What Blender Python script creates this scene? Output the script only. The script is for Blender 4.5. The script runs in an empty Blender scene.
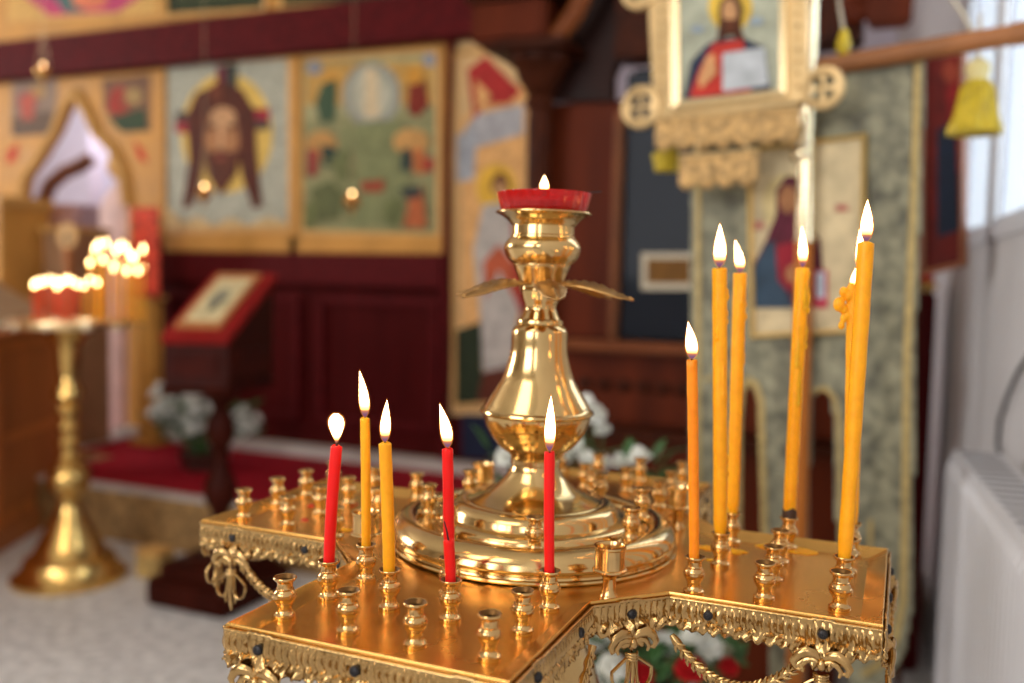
import bpy, bmesh, math, random
from mathutils import Vector, Matrix
random.seed(7)
PI = math.pi
sc = bpy.context.scene
col = sc.collection

# ------------------------------------------------------------------ camera
S = 0.26            # the tray's half length in metres
ZT = 0.99           # height of the tray plate
FPX, PITCH, ROLL, YAW = 916.8, -0.0641, 0.0227, -0.4033
CAM = Vector((0.2629, -0.6733, ZT + 0.2057))
fw = Vector((math.sin(YAW) * math.cos(PITCH), math.cos(YAW) * math.cos(PITCH), math.sin(PITCH)))
_r = fw.cross(Vector((0, 0, 1))).normalized()
_u = _r.cross(fw)
rt = math.cos(ROLL) * _r + math.sin(ROLL) * _u
up = -math.sin(ROLL) * _r + math.cos(ROLL) * _u
cam = bpy.data.cameras.new('camera')
camo = bpy.data.objects.new('camera', cam)
col.objects.link(camo)
sc.camera = camo
m = Matrix((rt, up, -fw)).transposed().to_4x4()
m.translation = CAM
camo.matrix_world = m
cam.sensor_width = 36
cam.lens = FPX / 1024 * 36
cam.clip_start = 0.02
cam.dof.use_dof = True
cam.dof.focus_distance = 0.575
cam.dof.aperture_fstop = 3.4
cam.dof.aperture_blades = 0

# ------------------------------------------------------------------ light and exposure
sc.view_settings.view_transform = 'Standard'
sc.view_settings.look = 'None'
sc.view_settings.gamma = 1
sc.view_settings.use_curve_mapping = False
sc.view_settings.exposure = -0.95
w = bpy.data.worlds.new('sky')
sc.world = w
w.use_nodes = True
bg = w.node_tree.nodes['Background']
bg.inputs[0].default_value = (0.80, 0.90, 1.0, 1)
bg.inputs[1].default_value = 5.0


def area(name, loc, target, sx, sy, energy, color):
    l = bpy.data.lights.new(name, 'AREA')
    l.shape = 'RECTANGLE'; l.size = sx; l.size_y = sy; l.energy = energy; l.color = color
    o = bpy.data.objects.new(name, l)
    col.objects.link(o)
    o.location = loc
    o.rotation_euler = (Vector(target) - Vector(loc)).to_track_quat('-Z', 'Y').to_euler()
    return o


area('nave_window_light', (-1.7, -4.6, 2.4), (-0.4, 0, 1.3), 2.3, 2.3, 165, (1.0, 0.96, 0.92))
area('nave_window_light', (1.4, -4.6, 2.4), (0.5, 0, 1.2), 1.9, 2.3, 100, (1.0, 0.95, 0.9))
area('side_window_light', (-8.3, 0.6, 2.6), (-0.5, 1.5, 1.0), 1.8, 1.9, 330, (1.0, 0.97, 0.95))
area('overhead_fill_light', (-0.9, -2.0, 3.9), (-1.2, 1.6, 0.6), 1.6, 1.6, 75, (1.0, 0.88, 0.72))  # warm fill light added overhead, stands for no visible lamp


# ------------------------------------------------------------------ helpers
def ray(px, py):
    return fw + rt * ((px - 512) / FPX) - up * ((py - 341.5) / FPX)


def at(px, py, d):
    return CAM + ray(px, py) * d


def onz(px, py, z):
    r = ray(px, py)
    return CAM + r * ((z - CAM.z) / r.z)


class Pl:
    """a vertical plane at its real place; P turns a pixel into a point on it, raised by k towards the nave"""
    def __init__(s, p0, n):
        s.p0 = Vector(p0); s.n = Vector(n).normalized()
        s.x = Vector((0, 0, 1)).cross(s.n).normalized()
        if s.x.dot(rt) < 0: s.x = -s.x

    def P(s, px, py, k=0.0):
        r = ray(px, py)
        t = (s.p0 - CAM).dot(s.n) / r.dot(s.n)
        return CAM + r * t + s.n * k

    def xz(s, px, py):
        q = s.P(px, py)
        return (q - s.p0).dot(s.x), q.z

    def W(s, x, z, k=0.0):
        return Vector((s.p0.x, s.p0.y, 0)) + s.x * x + Vector((0, 0, z)) + s.n * k


def lin(c):
    if isinstance(c, str):
        c = tuple(int(c[i:i + 2], 16) / 255 for i in (0, 2, 4))
        c = tuple(v / 12.92 if v <= 0.04045 else ((v + 0.055) / 1.055) ** 2.4 for v in c)
    return (*c[:3], 1)


_mats = {}


def mat(name, color, rough=0.5, metal=0.0, var=0.0, vscale=8.0, bump=0.0, bscale=60.0, sss=0.0, ssr=(1, .4, .1), ssc=0.004,
        trans=0.0, coat=0.0, wood=False, emis=None, estr=0.0, spec=0.5, aniso=0.0):
    if name in _mats: return _mats[name]
    M = bpy.data.materials.new(name); _mats[name] = M
    M.use_nodes = True
    nt = M.node_tree; b = nt.nodes['Principled BSDF']
    c = lin(color)
    b.inputs['Base Color'].default_value = c
    b.inputs['Roughness'].default_value = rough
    b.inputs['Metallic'].default_value = metal
    b.inputs['Specular IOR Level'].default_value = spec
    if sss:
        b.inputs['Subsurface Weight'].default_value = sss
        b.inputs['Subsurface Radius'].default_value = ssr
        b.inputs['Subsurface Scale'].default_value = ssc
    b.inputs['Transmission Weight'].default_value = trans
    b.inputs['Coat Weight'].default_value = coat
    if emis is not None:
        b.inputs['Emission Color'].default_value = lin(emis); b.inputs['Emission Strength'].default_value = estr
    tc = nt.nodes.new('ShaderNodeTexCoord')
    src = tc.outputs['Object']
    if wood:
        mp = nt.nodes.new('ShaderNodeMapping'); mp.inputs['Scale'].default_value = (1, 1, 0.12)
        nt.links.new(src, mp.inputs[0]); src = mp.outputs[0]
    if var:
        n = nt.nodes.new('ShaderNodeTexNoise'); n.inputs['Scale'].default_value = vscale; n.inputs['Detail'].default_value = 5
        nt.links.new(src, n.inputs['Vector'])
        rp = nt.nodes.new('ShaderNodeValToRGB')
        rp.color_ramp.elements[0].position = 0.3; rp.color_ramp.elements[1].position = 0.7
        rp.color_ramp.elements[0].color = tuple(v * (1 - var) for v in c[:3]) + (1,)
        rp.color_ramp.elements[1].color = tuple(min(1, v * (1 + var)) for v in c[:3]) + (1,)
        nt.links.new(n.outputs['Fac'], rp.inputs[0]); nt.links.new(rp.outputs[0], b.inputs['Base Color'])
        rr = nt.nodes.new('ShaderNodeMapRange')
        rr.inputs['To Min'].default_value = max(0.02, rough * 0.75); rr.inputs['To Max'].default_value = min(1, rough * 1.3)
        nt.links.new(n.outputs['Fac'], rr.inputs['Value']); nt.links.new(rr.outputs[0], b.inputs['Roughness'])
    if bump:
        n2 = nt.nodes.new('ShaderNodeTexNoise'); n2.inputs['Scale'].default_value = bscale; n2.inputs['Detail'].default_value = 4
        nt.links.new(src, n2.inputs['Vector'])
        bp = nt.nodes.new('ShaderNodeBump'); bp.inputs['Strength'].default_value = bump; bp.inputs['Distance'].default_value = 0.01
        nt.links.new(n2.outputs['Fac'], bp.inputs['Height']); nt.links.new(bp.outputs[0], b.inputs['Normal'])
    return M


def flat(hexc, rough=0.6):
    return mat('paint_' + hexc, hexc, rough, var=0.22, vscale=26, spec=.15)


class MB:
    """collects shapes; build() links them as ONE mesh object"""
    def __init__(s): s.v = []; s.f = []; s.m = []; s.mi = 0; s.mats = []

    def use(s, M):
        if M not in s.mats: s.mats.append(M)
        s.mi = s.mats.index(M); return s

    def add(s, vs, fs):
        o = len(s.v); s.v += [tuple(v) for v in vs]
        s.f += [tuple(i + o for i in f) for f in fs]; s.m += [s.mi] * len(fs)

    def lathe(s, prof, seg=32, c=(0, 0, 0), cap=True, sy=1.0, flute=None):
        vs = []; fs = []
        for r, z in prof:
            for k in range(seg):
                a = 2 * PI * k / seg
                rr = r * (1 + (flute(a, z) if flute else 0))
                vs.append((c[0] + rr * math.cos(a), c[1] + rr * math.sin(a) * sy, c[2] + z))
        for i in range(len(prof) - 1):
            for k in range(seg):
                a, b = i * seg + k, i * seg + (k + 1) % seg
                fs.append((a, b, b + seg, a + seg))
        if cap:
            if prof[0][0] > 1e-6: fs.append(tuple(range(seg))[::-1])
            if prof[-1][0] > 1e-6: fs.append(tuple((len(prof) - 1) * seg + k for k in range(seg)))
        s.add(vs, fs); return s

    def tube(s, pts, rad, seg=8, flatn=None, fl=1.0):
        pts = [Vector(p) for p in pts]; n = len(pts)
        if not hasattr(rad, '__len__'): rad = [rad] * n
        vs = []; fs = []
        ref = None
        for i, p in enumerate(pts):
            t = (pts[min(i + 1, n - 1)] - pts[max(i - 1, 0)]).normalized()
            if flatn is not None: side = t.cross(Vector(flatn))
            else:
                if ref is None: ref = Vector((0, 0, 1)) if abs(t.z) < 0.9 else Vector((1, 0, 0))
                side = t.cross(ref)
            if side.length < 1e-6: side = t.orthogonal()
            side.normalize(); up2 = side.cross(t).normalized()
            if flatn is None: ref = up2
            for k in range(seg):
                a = 2 * PI * k / seg
                vs.append(p + side * math.cos(a) * rad[i] + up2 * math.sin(a) * rad[i] * fl)
        for i in range(n - 1):
            for k in range(seg):
                a, b = i * seg + k, i * seg + (k + 1) % seg
                fs.append((a, b, b + seg, a + seg))
        fs.append(tuple(range(seg))[::-1]); fs.append(tuple((n - 1) * seg + k for k in range(seg)))
        s.add(vs, fs); return s

    def box(s, x0, x1, y0, y1, z0, z1, bev=0.0):
        bm = bmesh.new()
        vs = [bm.verts.new((x, y, z)) for z in (z0, z1) for y in (y0, y1) for x in (x0, x1)]
        for f in ((0, 2, 3, 1), (4, 5, 7, 6), (0, 1, 5, 4), (2, 6, 7, 3), (0, 4, 6, 2), (1, 3, 7, 5)):
            bm.faces.new([vs[i] for i in f])
        if bev: bmesh.ops.bevel(bm, geom=bm.edges[:], offset=bev, segments=2, affect='EDGES')
        bm.verts.index_update()
        s.add([v.co.copy() for v in bm.verts], [[v.index for v in f.verts] for f in bm.faces]); bm.free(); return s

    def hexa(s, pts):
        """8 points: front four then back four"""
        s.add(pts, [(0, 1, 2, 3), (7, 6, 5, 4), (0, 4, 5, 1), (1, 5, 6, 2), (2, 6, 7, 3), (3, 7, 4, 0)]); return s

    def prism(s, poly, off):
        """polygon of points and an offset vector towards the back"""
        n = len(poly); off = Vector(off)
        s.add([Vector(p) for p in poly] + [Vector(p) + off for p in poly],
              [tuple(range(n)), tuple(range(2 * n - 1, n - 1, -1))] + [(i, i + n, (i + 1) % n + n, (i + 1) % n) for i in range(n)])
        return s

    def poly(s, poly):
        s.add(poly, [tuple(range(len(poly)))]); return s

    def ball(s, c, r, seg=12, rings=8, sc_=(1, 1, 1)):
        prof = [(max(1e-5, math.sin(PI * i / rings)) * r, -math.cos(PI * i / rings) * r) for i in range(rings + 1)]
        vs = []; fs = []
        for q, z in prof:
            for k in range(seg):
                a = 2 * PI * k / seg
                vs.append((c[0] + q * math.cos(a) * sc_[0], c[1] + q * math.sin(a) * sc_[1], c[2] + z * sc_[2]))
        for i in range(rings):
            for k in range(seg):
                a, b = i * seg + k, i * seg + (k + 1) % seg
                fs.append((a, b, b + seg, a + seg))
        s.add(vs, fs); return s

    def build(s, name, M=None, parent=None, smooth=True, ang=40, org=None):
        me = bpy.data.meshes.new(name)
        vs = s.v
        if org is not None: vs = [tuple(Vector(v) - Vector(org)) for v in vs]
        me.from_pydata(vs, [], s.f)
        if M is not None and not s.mats: me.materials.append(M)
        for q in s.mats: me.materials.append(q)
        if s.mats: me.polygons.foreach_set('material_index', s.m)
        bm = bmesh.new(); bm.from_mesh(me)
        bmesh.ops.recalc_face_normals(bm, faces=bm.faces[:])
        bm.to_mesh(me); bm.free()
        if smooth:
            me.polygons.foreach_set('use_smooth', [True] * len(me.polygons))
            me.set_sharp_from_angle(angle=math.radians(ang))
        o = bpy.data.objects.new(name, me); col.objects.link(o)
        if org is not None: o.location = org
        if parent is not None: o.parent = parent
        return o


def tag(o, label=None, cat=None, group=None, kind=None):
    if label: o['label'] = label
    if cat: o['category'] = cat
    if group: o['group'] = group
    if kind: o['kind'] = kind
    return o


def empty(name, loc, label=None, cat=None, group=None, rz=0.0):
    o = bpy.data.objects.new(name, None); col.objects.link(o)
    o.location = loc; o.rotation_euler = (0, 0, rz); o.empty_display_size = 0.05
    return tag(o, label, cat, group)


def kids(o): return [c for c in bpy.data.objects if c.parent == o]


def dup(o, parent=None, loc=None, rz=None, label=None):
    ch = kids(o)
    c = o.copy(); col.objects.link(c); c.parent = parent
    if loc is not None: c.location = loc
    if rz is not None: c.rotation_euler = (0, 0, rz)
    if label: c['label'] = label
    for k in ch: dup(k, c)
    return c


def smoothprof(P, n=4):
    """Catmull-Rom through (r, z) points"""
    out = []
    for i in range(len(P) - 1):
        p0, p1, p2, p3 = P[max(i - 1, 0)], P[i], P[i + 1], P[min(i + 2, len(P) - 1)]
        for k in range(n):
            t = k / n
            out.append(tuple(0.5 * (2 * p1[j] + (p2[j] - p0[j]) * t + (2 * p0[j] - 5 * p1[j] + 4 * p2[j] - p3[j]) * t * t + (3 * p1[j] - p0[j] - 3 * p2[j] + p3[j]) * t ** 3) for j in (0, 1)))
    out.append(tuple(P[-1]))
    return out


# ------------------------------------------------------------------ materials
brass = mat('polished_brass', (0.64, 0.445, 0.195), 0.14, 1.0, var=0.10, vscale=25)
brassc = mat('cast_brass', (0.50, 0.32, 0.13), 0.23, 1.0, var=0.18, vscale=60)
brasst = mat('brushed_brass_sheet', (0.80, 0.455, 0.125), 0.25, 1.0, var=0.08, vscale=14, bump=0.02, bscale=30)
brassk = mat('turned_brass', (0.68, 0.445, 0.19), 0.17, 1.0, var=0.10, vscale=90)
iron = mat('blackened_screw', (0.03, 0.028, 0.03), 0.45, 0.6)
waxy = mat('yellow_beeswax', (0.93, 0.40, 0.012), 0.38, sss=0.55, ssr=(1.0, 0.45, 0.08), ssc=0.006, var=0.08, vscale=120, spec=.25)
waxo = mat('amber_wax', (0.90, 0.27, 0.01), 0.38, sss=0.5, ssr=(1.0, 0.35, 0.05), ssc=0.006, var=0.08, vscale=120, spec=.25)
waxr = mat('red_wax', (0.78, 0.012, 0.010), 0.33, sss=0.45, ssr=(1.0, 0.06, 0.03), ssc=0.005, spec=.25)
soot = mat('burnt_wick', (0.015, 0.012, 0.012), 0.9)
char = mat('sooty_wax', (0.05, 0.02, 0.008), 0.6)


def flame_mats():
    M = bpy.data.materials.new('candle_flame'); M.use_nodes = True
    nt = M.node_tree; nt.nodes.clear()
    out = nt.nodes.new('ShaderNodeOutputMaterial'); e = nt.nodes.new('ShaderNodeEmission')
    tc = nt.nodes.new('ShaderNodeTexCoord'); sp = nt.nodes.new('ShaderNodeSeparateXYZ'); rp = nt.nodes.new('ShaderNodeValToRGB')
    nt.links.new(tc.outputs['Generated'], sp.inputs[0]); nt.links.new(sp.outputs['Z'], rp.inputs[0])
    el = rp.color_ramp.elements
    el[0].position = 0.0; el[0].color = (0.0006, 0.001, 0.008, 1)
    el[1].position = 1.0; el[1].color = (1.0, 0.62, 0.22, 1)
    for p, c in ((0.08, (0.001, 0.002, 0.012, 1)), (0.15, (0.03, 0.012, 0.006, 1)), (0.24, (0.5, .22, .06, 1)), (0.34, (1.0, 0.60, 0.22, 1)), (0.85, (1.0, 0.68, 0.33, 1))):
        q = el.new(p); q.color = c
    nt.links.new(rp.outputs[0], e.inputs[0]); e.inputs[1].default_value = 38
    nt.links.new(e.outputs[0], out.inputs[0])
    H = bpy.data.materials.new('flame_mantle'); H.use_nodes = True
    nt = H.node_tree; nt.nodes.clear()
    out = nt.nodes.new('ShaderNodeOutputMaterial'); e = nt.nodes.new('ShaderNodeEmission'); t = nt.nodes.new('ShaderNodeBsdfTransparent'); mx = nt.nodes.new('ShaderNodeMixShader')
    e.inputs[0].default_value = (1.0, 0.30, 0.05, 1); e.inputs[1].default_value = 2.0; mx.inputs[0].default_value = 0.22
    nt.links.new(t.outputs[0], mx.inputs[1]); nt.links.new(e.outputs[0], mx.inputs[2]); nt.links.new(mx.outputs[0], out.inputs[0])
    H.cycles.emission_sampling = 'NONE'
    return M, H


flm, mantle = flame_mats()


def flame(parent, base, h, w_, lean=(0, 0), seg=10, shell=True, rings=11, fat=False):
    """teardrop flame standing on the wick at base (world), tip moved sideways by lean"""
    b = MB(); b.use(flm)
    for sh in ((1.0, flm), (1.22, mantle))[:2 if shell else 1]:
        b.use(sh[1]); vs = []; fs = []
        for i in range(rings + 1):
            t = i / rings
            if fat: r = math.sin(PI * min(1, t * .97) ** 1.45) ** 0.6 * (0.55 + 0.5 * t)
            else: r = math.sin(PI * min(1, t * 0.98 + .02) ** 0.72) ** 0.9 * (1 - 0.25 * t)
            r = max(r, 0.02) * w_ * sh[0]
            z = h * t * (1 + (sh[0] - 1) * 0.3) - (0.02 * h if sh[0] > 1 else 0)
            q = t ** 1.8
            for k in range(seg):
                a = 2 * PI * k / seg
                vs.append((base[0] + lean[0] * q + r * math.cos(a), base[1] + lean[1] * q + r * math.sin(a), base[2] + z))
        for i in range(rings):
            for k in range(seg):
                p, s2 = i * seg + k, i * seg + (k + 1) % seg
                fs.append((p, s2, s2 + seg, p + seg))
        b.add(vs, fs)
    o = b.build('flame', None, None, org=base)
    o.parent = parent; o.location = Vector(base) - parent.location
    return o


# ------------------------------------------------------------------ the room
YW = 3.45                                   # the icon screen's face
ICO = Pl((0, YW, 0), (0, -1, 0))
# right wall: through a point at the radiator's far end
dirR = (ray(824, 289.7)); dirR.z = 0; dirR.normalize()
pR = at(951, 447, 2.72); pR.z = 0
nR = Vector((-dirR.y, dirR.x, 0))
RW = Pl(pR, nR)
if RW.n.dot(CAM - pR) < 0: RW.n = -RW.n


def wallslab(name, a, b, z0, z1, n, th, M, holes=()):
    """vertical slab from a to b (its room face), holes = [(u0,u1,z0,z1)] in metres along a-b"""
    a = Vector(a); b = Vector(b); d = (b - a); L = d.length; d.normalize(); n = Vector(n).normalized()
    us = sorted({0, L, *[h[0] for h in holes], *[h[1] for h in holes]}); zs = sorted({z0, z1, *[h[2] for h in holes], *[h[3] for h in holes]})
    mb = MB()
    for i in range(len(us) - 1):
        for j in range(len(zs) - 1):
            uc = (us[i] + us[i + 1]) / 2; zc = (zs[j] + zs[j + 1]) / 2
            if any(h[0] < uc < h[1] and h[2] < zc < h[3] for h in holes): continue
            q = [a + d * us[i] + Vector((0, 0, zs[j])), a + d * us[i + 1] + Vector((0, 0, zs[j])), a + d * us[i + 1] + Vector((0, 0, zs[j + 1])), a + d * us[i] + Vector((0, 0, zs[j + 1]))]
            mb.prism(q, -n * th)
    return tag(mb.build(name, M, smooth=False), kind='structure')


plaster = mat('pale_plaster', (0.62, 0.60, 0.60), 0.85, var=0.05, vscale=3, bump=0.05)
plasterw = mat('warm_plaster', (0.66, 0.60, 0.52), 0.85, var=0.05, vscale=3)
floorm = mat('speckled_grey_stone', (0.62, 0.60, 0.58), 0.5, var=0.35, vscale=24, bump=0.1, bscale=90)
ceilm = mat('ceiling_paint', (0.72, 0.68, 0.62), 0.9, var=0.03)
def xwall(y):
    return pR.x + dirR.x / dirR.y * (y - pR.y) + 0.03
XF, XB = xwall(-4.4), xwall(5.8)
def quadslab(z0, z1): return MB().prism([Vector((-8.0, -4.4, z1)), Vector((XF, -4.4, z1)), Vector((XB, 5.8, z1)), Vector((-8.0, 5.8, z1))], Vector((0, 0, z0 - z1)))
tag(quadslab(-0.1, 0.0).build('floor', floorm, smooth=False), kind='structure')
tag(quadslab(4.2, 4.3).build('ceiling', ceilm, smooth=False), kind='structure')
wallslab('wall_left', (-8.0, -4.4, 0), (-8.0, 5.8, 0), 0, 4.2, (1, 0, 0), 0.2, plasterw, [(4.1, 5.9, 1.6, 3.5)])
wallslab('wall_front', (-8.0, -4.4, 0), (XF, -4.4, 0), 0, 4.2, (0, 1, 0), 0.2, plasterw, [(5.1, 7.5, 1.2, 3.6), (8.4, 10.4, 1.2, 3.6)])
wallslab('wall_back', (-8.0, 5.8, 0), (XB, 5.8, 0), 0, 4.2, (0, -1, 0), 0.2, mat('altar_plaster', (0.62, 0.58, 0.68), 0.85, var=0.04))
# right wall with its windows; u measured from the near end
A0 = pR - dirR * ((pR.y + 4.4) / dirR.y); A0.z = 0
def uR(px, py): return (RW.P(px, py) - A0).dot(dirR)
zs_ = RW.P(1000, 225).z
u_a, u_b = uR(957, 232), uR(985, 226)
u_c, u_d = uR(991, 222), uR(1040, 222)
holes = [(u_b, u_a, zs_, zs_ + 1.7), (u_c - 1.1, u_c, zs_, zs_ + 1.7)]
wallslab('wall_right', A0, A0 + dirR * (10.2 / dirR.y), 0, 4.2, RW.n, 0.03, plaster, holes)
white_frame = mat('white_frame_paint', (0.70, 0.71, 0.74), 0.45, var=0.03)
glassm = mat('window_glass', (0.95, 0.98, 1.0), 0.02, trans=1.0, spec=0.3)
for i, h in enumerate(holes):
    mb = MB()
    a = A0 + dirR * h[0]; L = h[1] - h[0]
    def q(u, z, k): return a + dirR * u + Vector((0, 0, z)) + RW.n * k
    for (ua, ub, za, zb) in ((0, 0.012, h[2], h[3]), (L - 0.012, L, h[2], h[3]), (0.035, L - 0.035, h[2], h[2] + 0.02), (0.035, L - 0.035, h[3] - 0.035, h[3])):
        mb.prism([q(ua, za, -0.002), q(ub, za, -0.002), q(ub, zb, -0.002), q(ua, zb, -0.002)], -RW.n * 0.02)
    f = tag(mb.build('window_%d' % (i + 1), white_frame, smooth=False), kind='structure')
    gl = MB().prism([q(0.012, h[2] + 0.02, -0.008), q(L - 0.012, h[2] + 0.02, -0.008), q(L - 0.012, h[3] - 0.035, -0.008), q(0.012, h[3] - 0.035, -0.008)], -RW.n * 0.004)
    gl.build('window_pane', glassm, f, smooth=False)
# window light entering from that side
wc = RW.P(1010, 130) - RW.n * 0.45
area('side_window_light', wc + Vector((0, 0, 0.5)), wc + RW.n * 2 + Vector((0, 0, 0.1)), 1.3, 1.5, 22, (0.82, 0.91, 1.0))

# sill board under the panes
a = A0 + dirR * (u_c - 1.2) + Vector((0, 0, zs_ - 0.03)); b_ = A0 + dirR * (u_a + 0.08) + Vector((0, 0, zs_ - 0.03))
tag(MB().prism([a, b_, b_ + RW.n * 0.008, a + RW.n * 0.008], Vector((0, 0, 0.03))).build('trim_1', white_frame, smooth=False), kind='structure')

# solea: raised, red carpet, patterned front
carpet = mat('crimson_carpet', (0.30, 0.008, 0.018), 0.95, var=0.2, vscale=40, bump=0.3, bscale=300, spec=0.1)
riserm = mat('patterned_riser_cloth', (0.30, 0.17, 0.06), 0.7, var=0.55, vscale=22)
greytrim = mat('grey_stone_edge', (0.50, 0.44, 0.40), 0.6, var=0.1)
HS = 0.24
yS = onz(150, 493, HS).y
xD_ = onz(62, 512, 0).x + 0.06
yD_ = onz(62, 512, 0).y + 0.30
tag(MB().box(xD_, 0.30, yS, YW + 0.6, 0.0, HS - 0.012).box(-8.0, xD_, yD_, YW + 0.6, 0.0, HS - 0.012).build('trim_2', riserm, smooth=False), kind='structure')
tag(MB().box(xD_, 0.30, yS + 0.05, YW + 0.02, HS - 0.010, HS, 0.003).box(-7.4, xD_, yD_ + .02, YW + 0.02, HS - 0.010, HS, 0.003).build('carpet', carpet), 'crimson carpet covering the raised platform in front of the icon screen', 'carpet')
tag(MB().box(xD_, 0.30, yS - 0.012, yS + 0.055, HS - 0.012, HS + 0.004, 0.003).build('trim_3', greytrim), kind='structure')
tag(MB().box(ICO.P(128, 440).x, 0.45, YW - 0.10, YW - 0.0, HS + 0.001, HS + 0.05, 0.004).build('trim_4', greytrim), kind='structure')
p1 = onz(56, 456, HS); p2 = onz(142, 434, HS)
dd = (p2 - p1).normalized(); nn = Vector((-dd.y, dd.x, 0))
mb = MB().prism([p1, p2, p2 + nn * 0.16, p1 + nn * 0.16], Vector((0, 0, 0.012)))
tag(mb.build('trim_5', greytrim, smooth=False), kind='structure')

# ------------------------------------------------------------------ the icon screen (iconostasis)
gold = mat('ochre_gilded_wood', (0.56, 0.27, 0.06), 0.5, var=0.12, vscale=5, spec=.2)
goldl = mat('pale_gilded_moulding', (0.60, 0.33, 0.10), 0.45, var=0.1, vscale=9, spec=.3)
wine = mat('wine_red_panel', (0.060, 0.004, 0.004), 0.5, var=0.25, vscale=10, wood=True, spec=.05)
winec = mat('carved_wine_wood', (0.085, 0.006, 0.007), 0.5, var=0.45, vscale=40, bump=0.8, bscale=50, spec=.06)
pink = flat('b08090')

ICX = lambda px, py: ICO.P(px, py)
screen = empty('icon_screen', (ICX(280, 440).x, YW, HS), 'tall icon screen of ochre gilded panels over wine red boards behind the red carpet', 'icon screen')
OR = screen.location.copy()


def sbuild(mb, name, M=None, parent=screen, smooth=False):
    o = mb.build(name, M, None, smooth=smooth)
    o.parent = parent
    off = parent.location.copy(); q = parent.parent
    while q: off += q.location; q = q.parent
    o.location = -off
    return o


def slab(x0, x1, z0, z1, y0=YW, th=0.06):
    return MB().box(x0, x1, y0, y0 + th, z0, z1, 0.004)


xL = -7.4
zb0 = ICX(300, 56).z; zb1 = ICX(300, 12).z           # wine beam over the icons
zc0 = ICX(300, 253).z                                # foot of the icon tier
zd0 = ICX(300, 284).z
xR1 = ICX(447, 200).x; xD = ICX(157, 240).x          # right edge of icon tier, right edge of the doorway post
sbuild(MB().box(xL, ICX(484, 30).x, YW - 0.09, YW + 0.05, zb0, zb1, 0.01), 'beam', winec)
sbuild(slab(xL, ICX(500, 10).x, zb1, zb1 + 0.9), 'upper_panel', gold)
sbuild(slab(xD, xR1, zc0, zb0 - 0.001), 'icon_board', gold)
sbuild(MB().box(xD, xR1, YW - 0.05, YW + 0.03, zd0, zc0, 0.006), 'ledge', winec)
sbuild(slab(xD, ICX(535, 420).x, HS + 0.051, zd0, YW + 0.01), 'lower_panel', wine)
sbuild(MB().box(xR1, ICX(453, 200).x, YW - 0.04, YW + 0.06, HS + 0.051, zb0, 0.004), 'pilaster', winec)
for (pa, pb) in ((168, 300), (318, 438)):            # raised frames on the lower boards
    x0, x1 = ICX(pa, 350).x, ICX(pb, 350).x; z0, z1 = HS + 0.18, zd0 - 0.06
    mb = MB()
    for bx in ((x0, x1, z1 - 0.04, z1), (x0, x1, z0, z0 + 0.04), (x0, x0 + 0.04, z0 + 0.04, z1 - 0.04), (x1 - 0.04, x1, z0 + 0.04, z1 - 0.04)):
        mb.box(bx[0], bx[1], YW - 0.015, YW + 0.012, bx[2], bx[3], 0.004)
    sbuild(mb, 'panel_moulding', winec)


def ell(cx, cy, rx, ry, n=28, a0=0, a1=2 * PI):
    return [(cx + rx * math.cos(a0 + (a1 - a0) * k / n), cy + ry * math.sin(a0 + (a1 - a0) * k / n)) for k in range(n if a1 - a0 > 6.2 else n + 1)]


def rect(x0, y0, x1, y1): return [(x0, y0), (x1, y0), (x1, y1), (x0, y1)]


def painting(pl, shapes, name='painting', parent=screen, k0=0.002, kk=0.0006, back=None):
    """flat painted shapes lying on the plane pl: [(pixel polygon, colour)]"""
    mb = MB()
    if back is not None:
        mb.use(flat(back[1])); mb.prism([pl.P(x, y, k0) for x, y in back[0]], -pl.n * (k0 + 0.006))
    for i, (pg, c) in enumerate(shapes):
        mb.use(flat(c)); mb.poly([pl.P(x, y, k0 + kk * (i + 1)) for x, y in pg])
    return sbuild(mb, name, None, parent)


def frame_px(pl, x0, y0, x1, y1, w_, d, M, name='picture_frame', parent=screen, quad=None):
    """four mitred bars round a pixel quad"""
    qd = quad or rect(x0, y0, x1, y1)
    cx = sum(p[0] for p in qd) / 4; cy = sum(p[1] for p in qd) / 4
    P = [pl.P(*p) for p in qd]
    c = sum(P, Vector()) / 4
    mb = MB()
    out = []
    for i in range(4):
        e1 = (P[i] - P[i - 1]).normalized(); e2 = (P[i] - P[(i + 1) % 4]).normalized()
        out.append(P[i] + (e1 + e2) * w_)
    for i in range(4):
        j = (i + 1) % 4
        mb.hexa([P[i] + pl.n * d * .6, P[j] + pl.n * d * .6, out[j] + pl.n * d, out[i] + pl.n * d, P[i] - pl.n * 0.004, P[j] - pl.n * 0.004, out[j] - pl.n * 0.004, out[i] - pl.n * 0.004])
    return sbuild(mb, name, M, parent)


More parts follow.
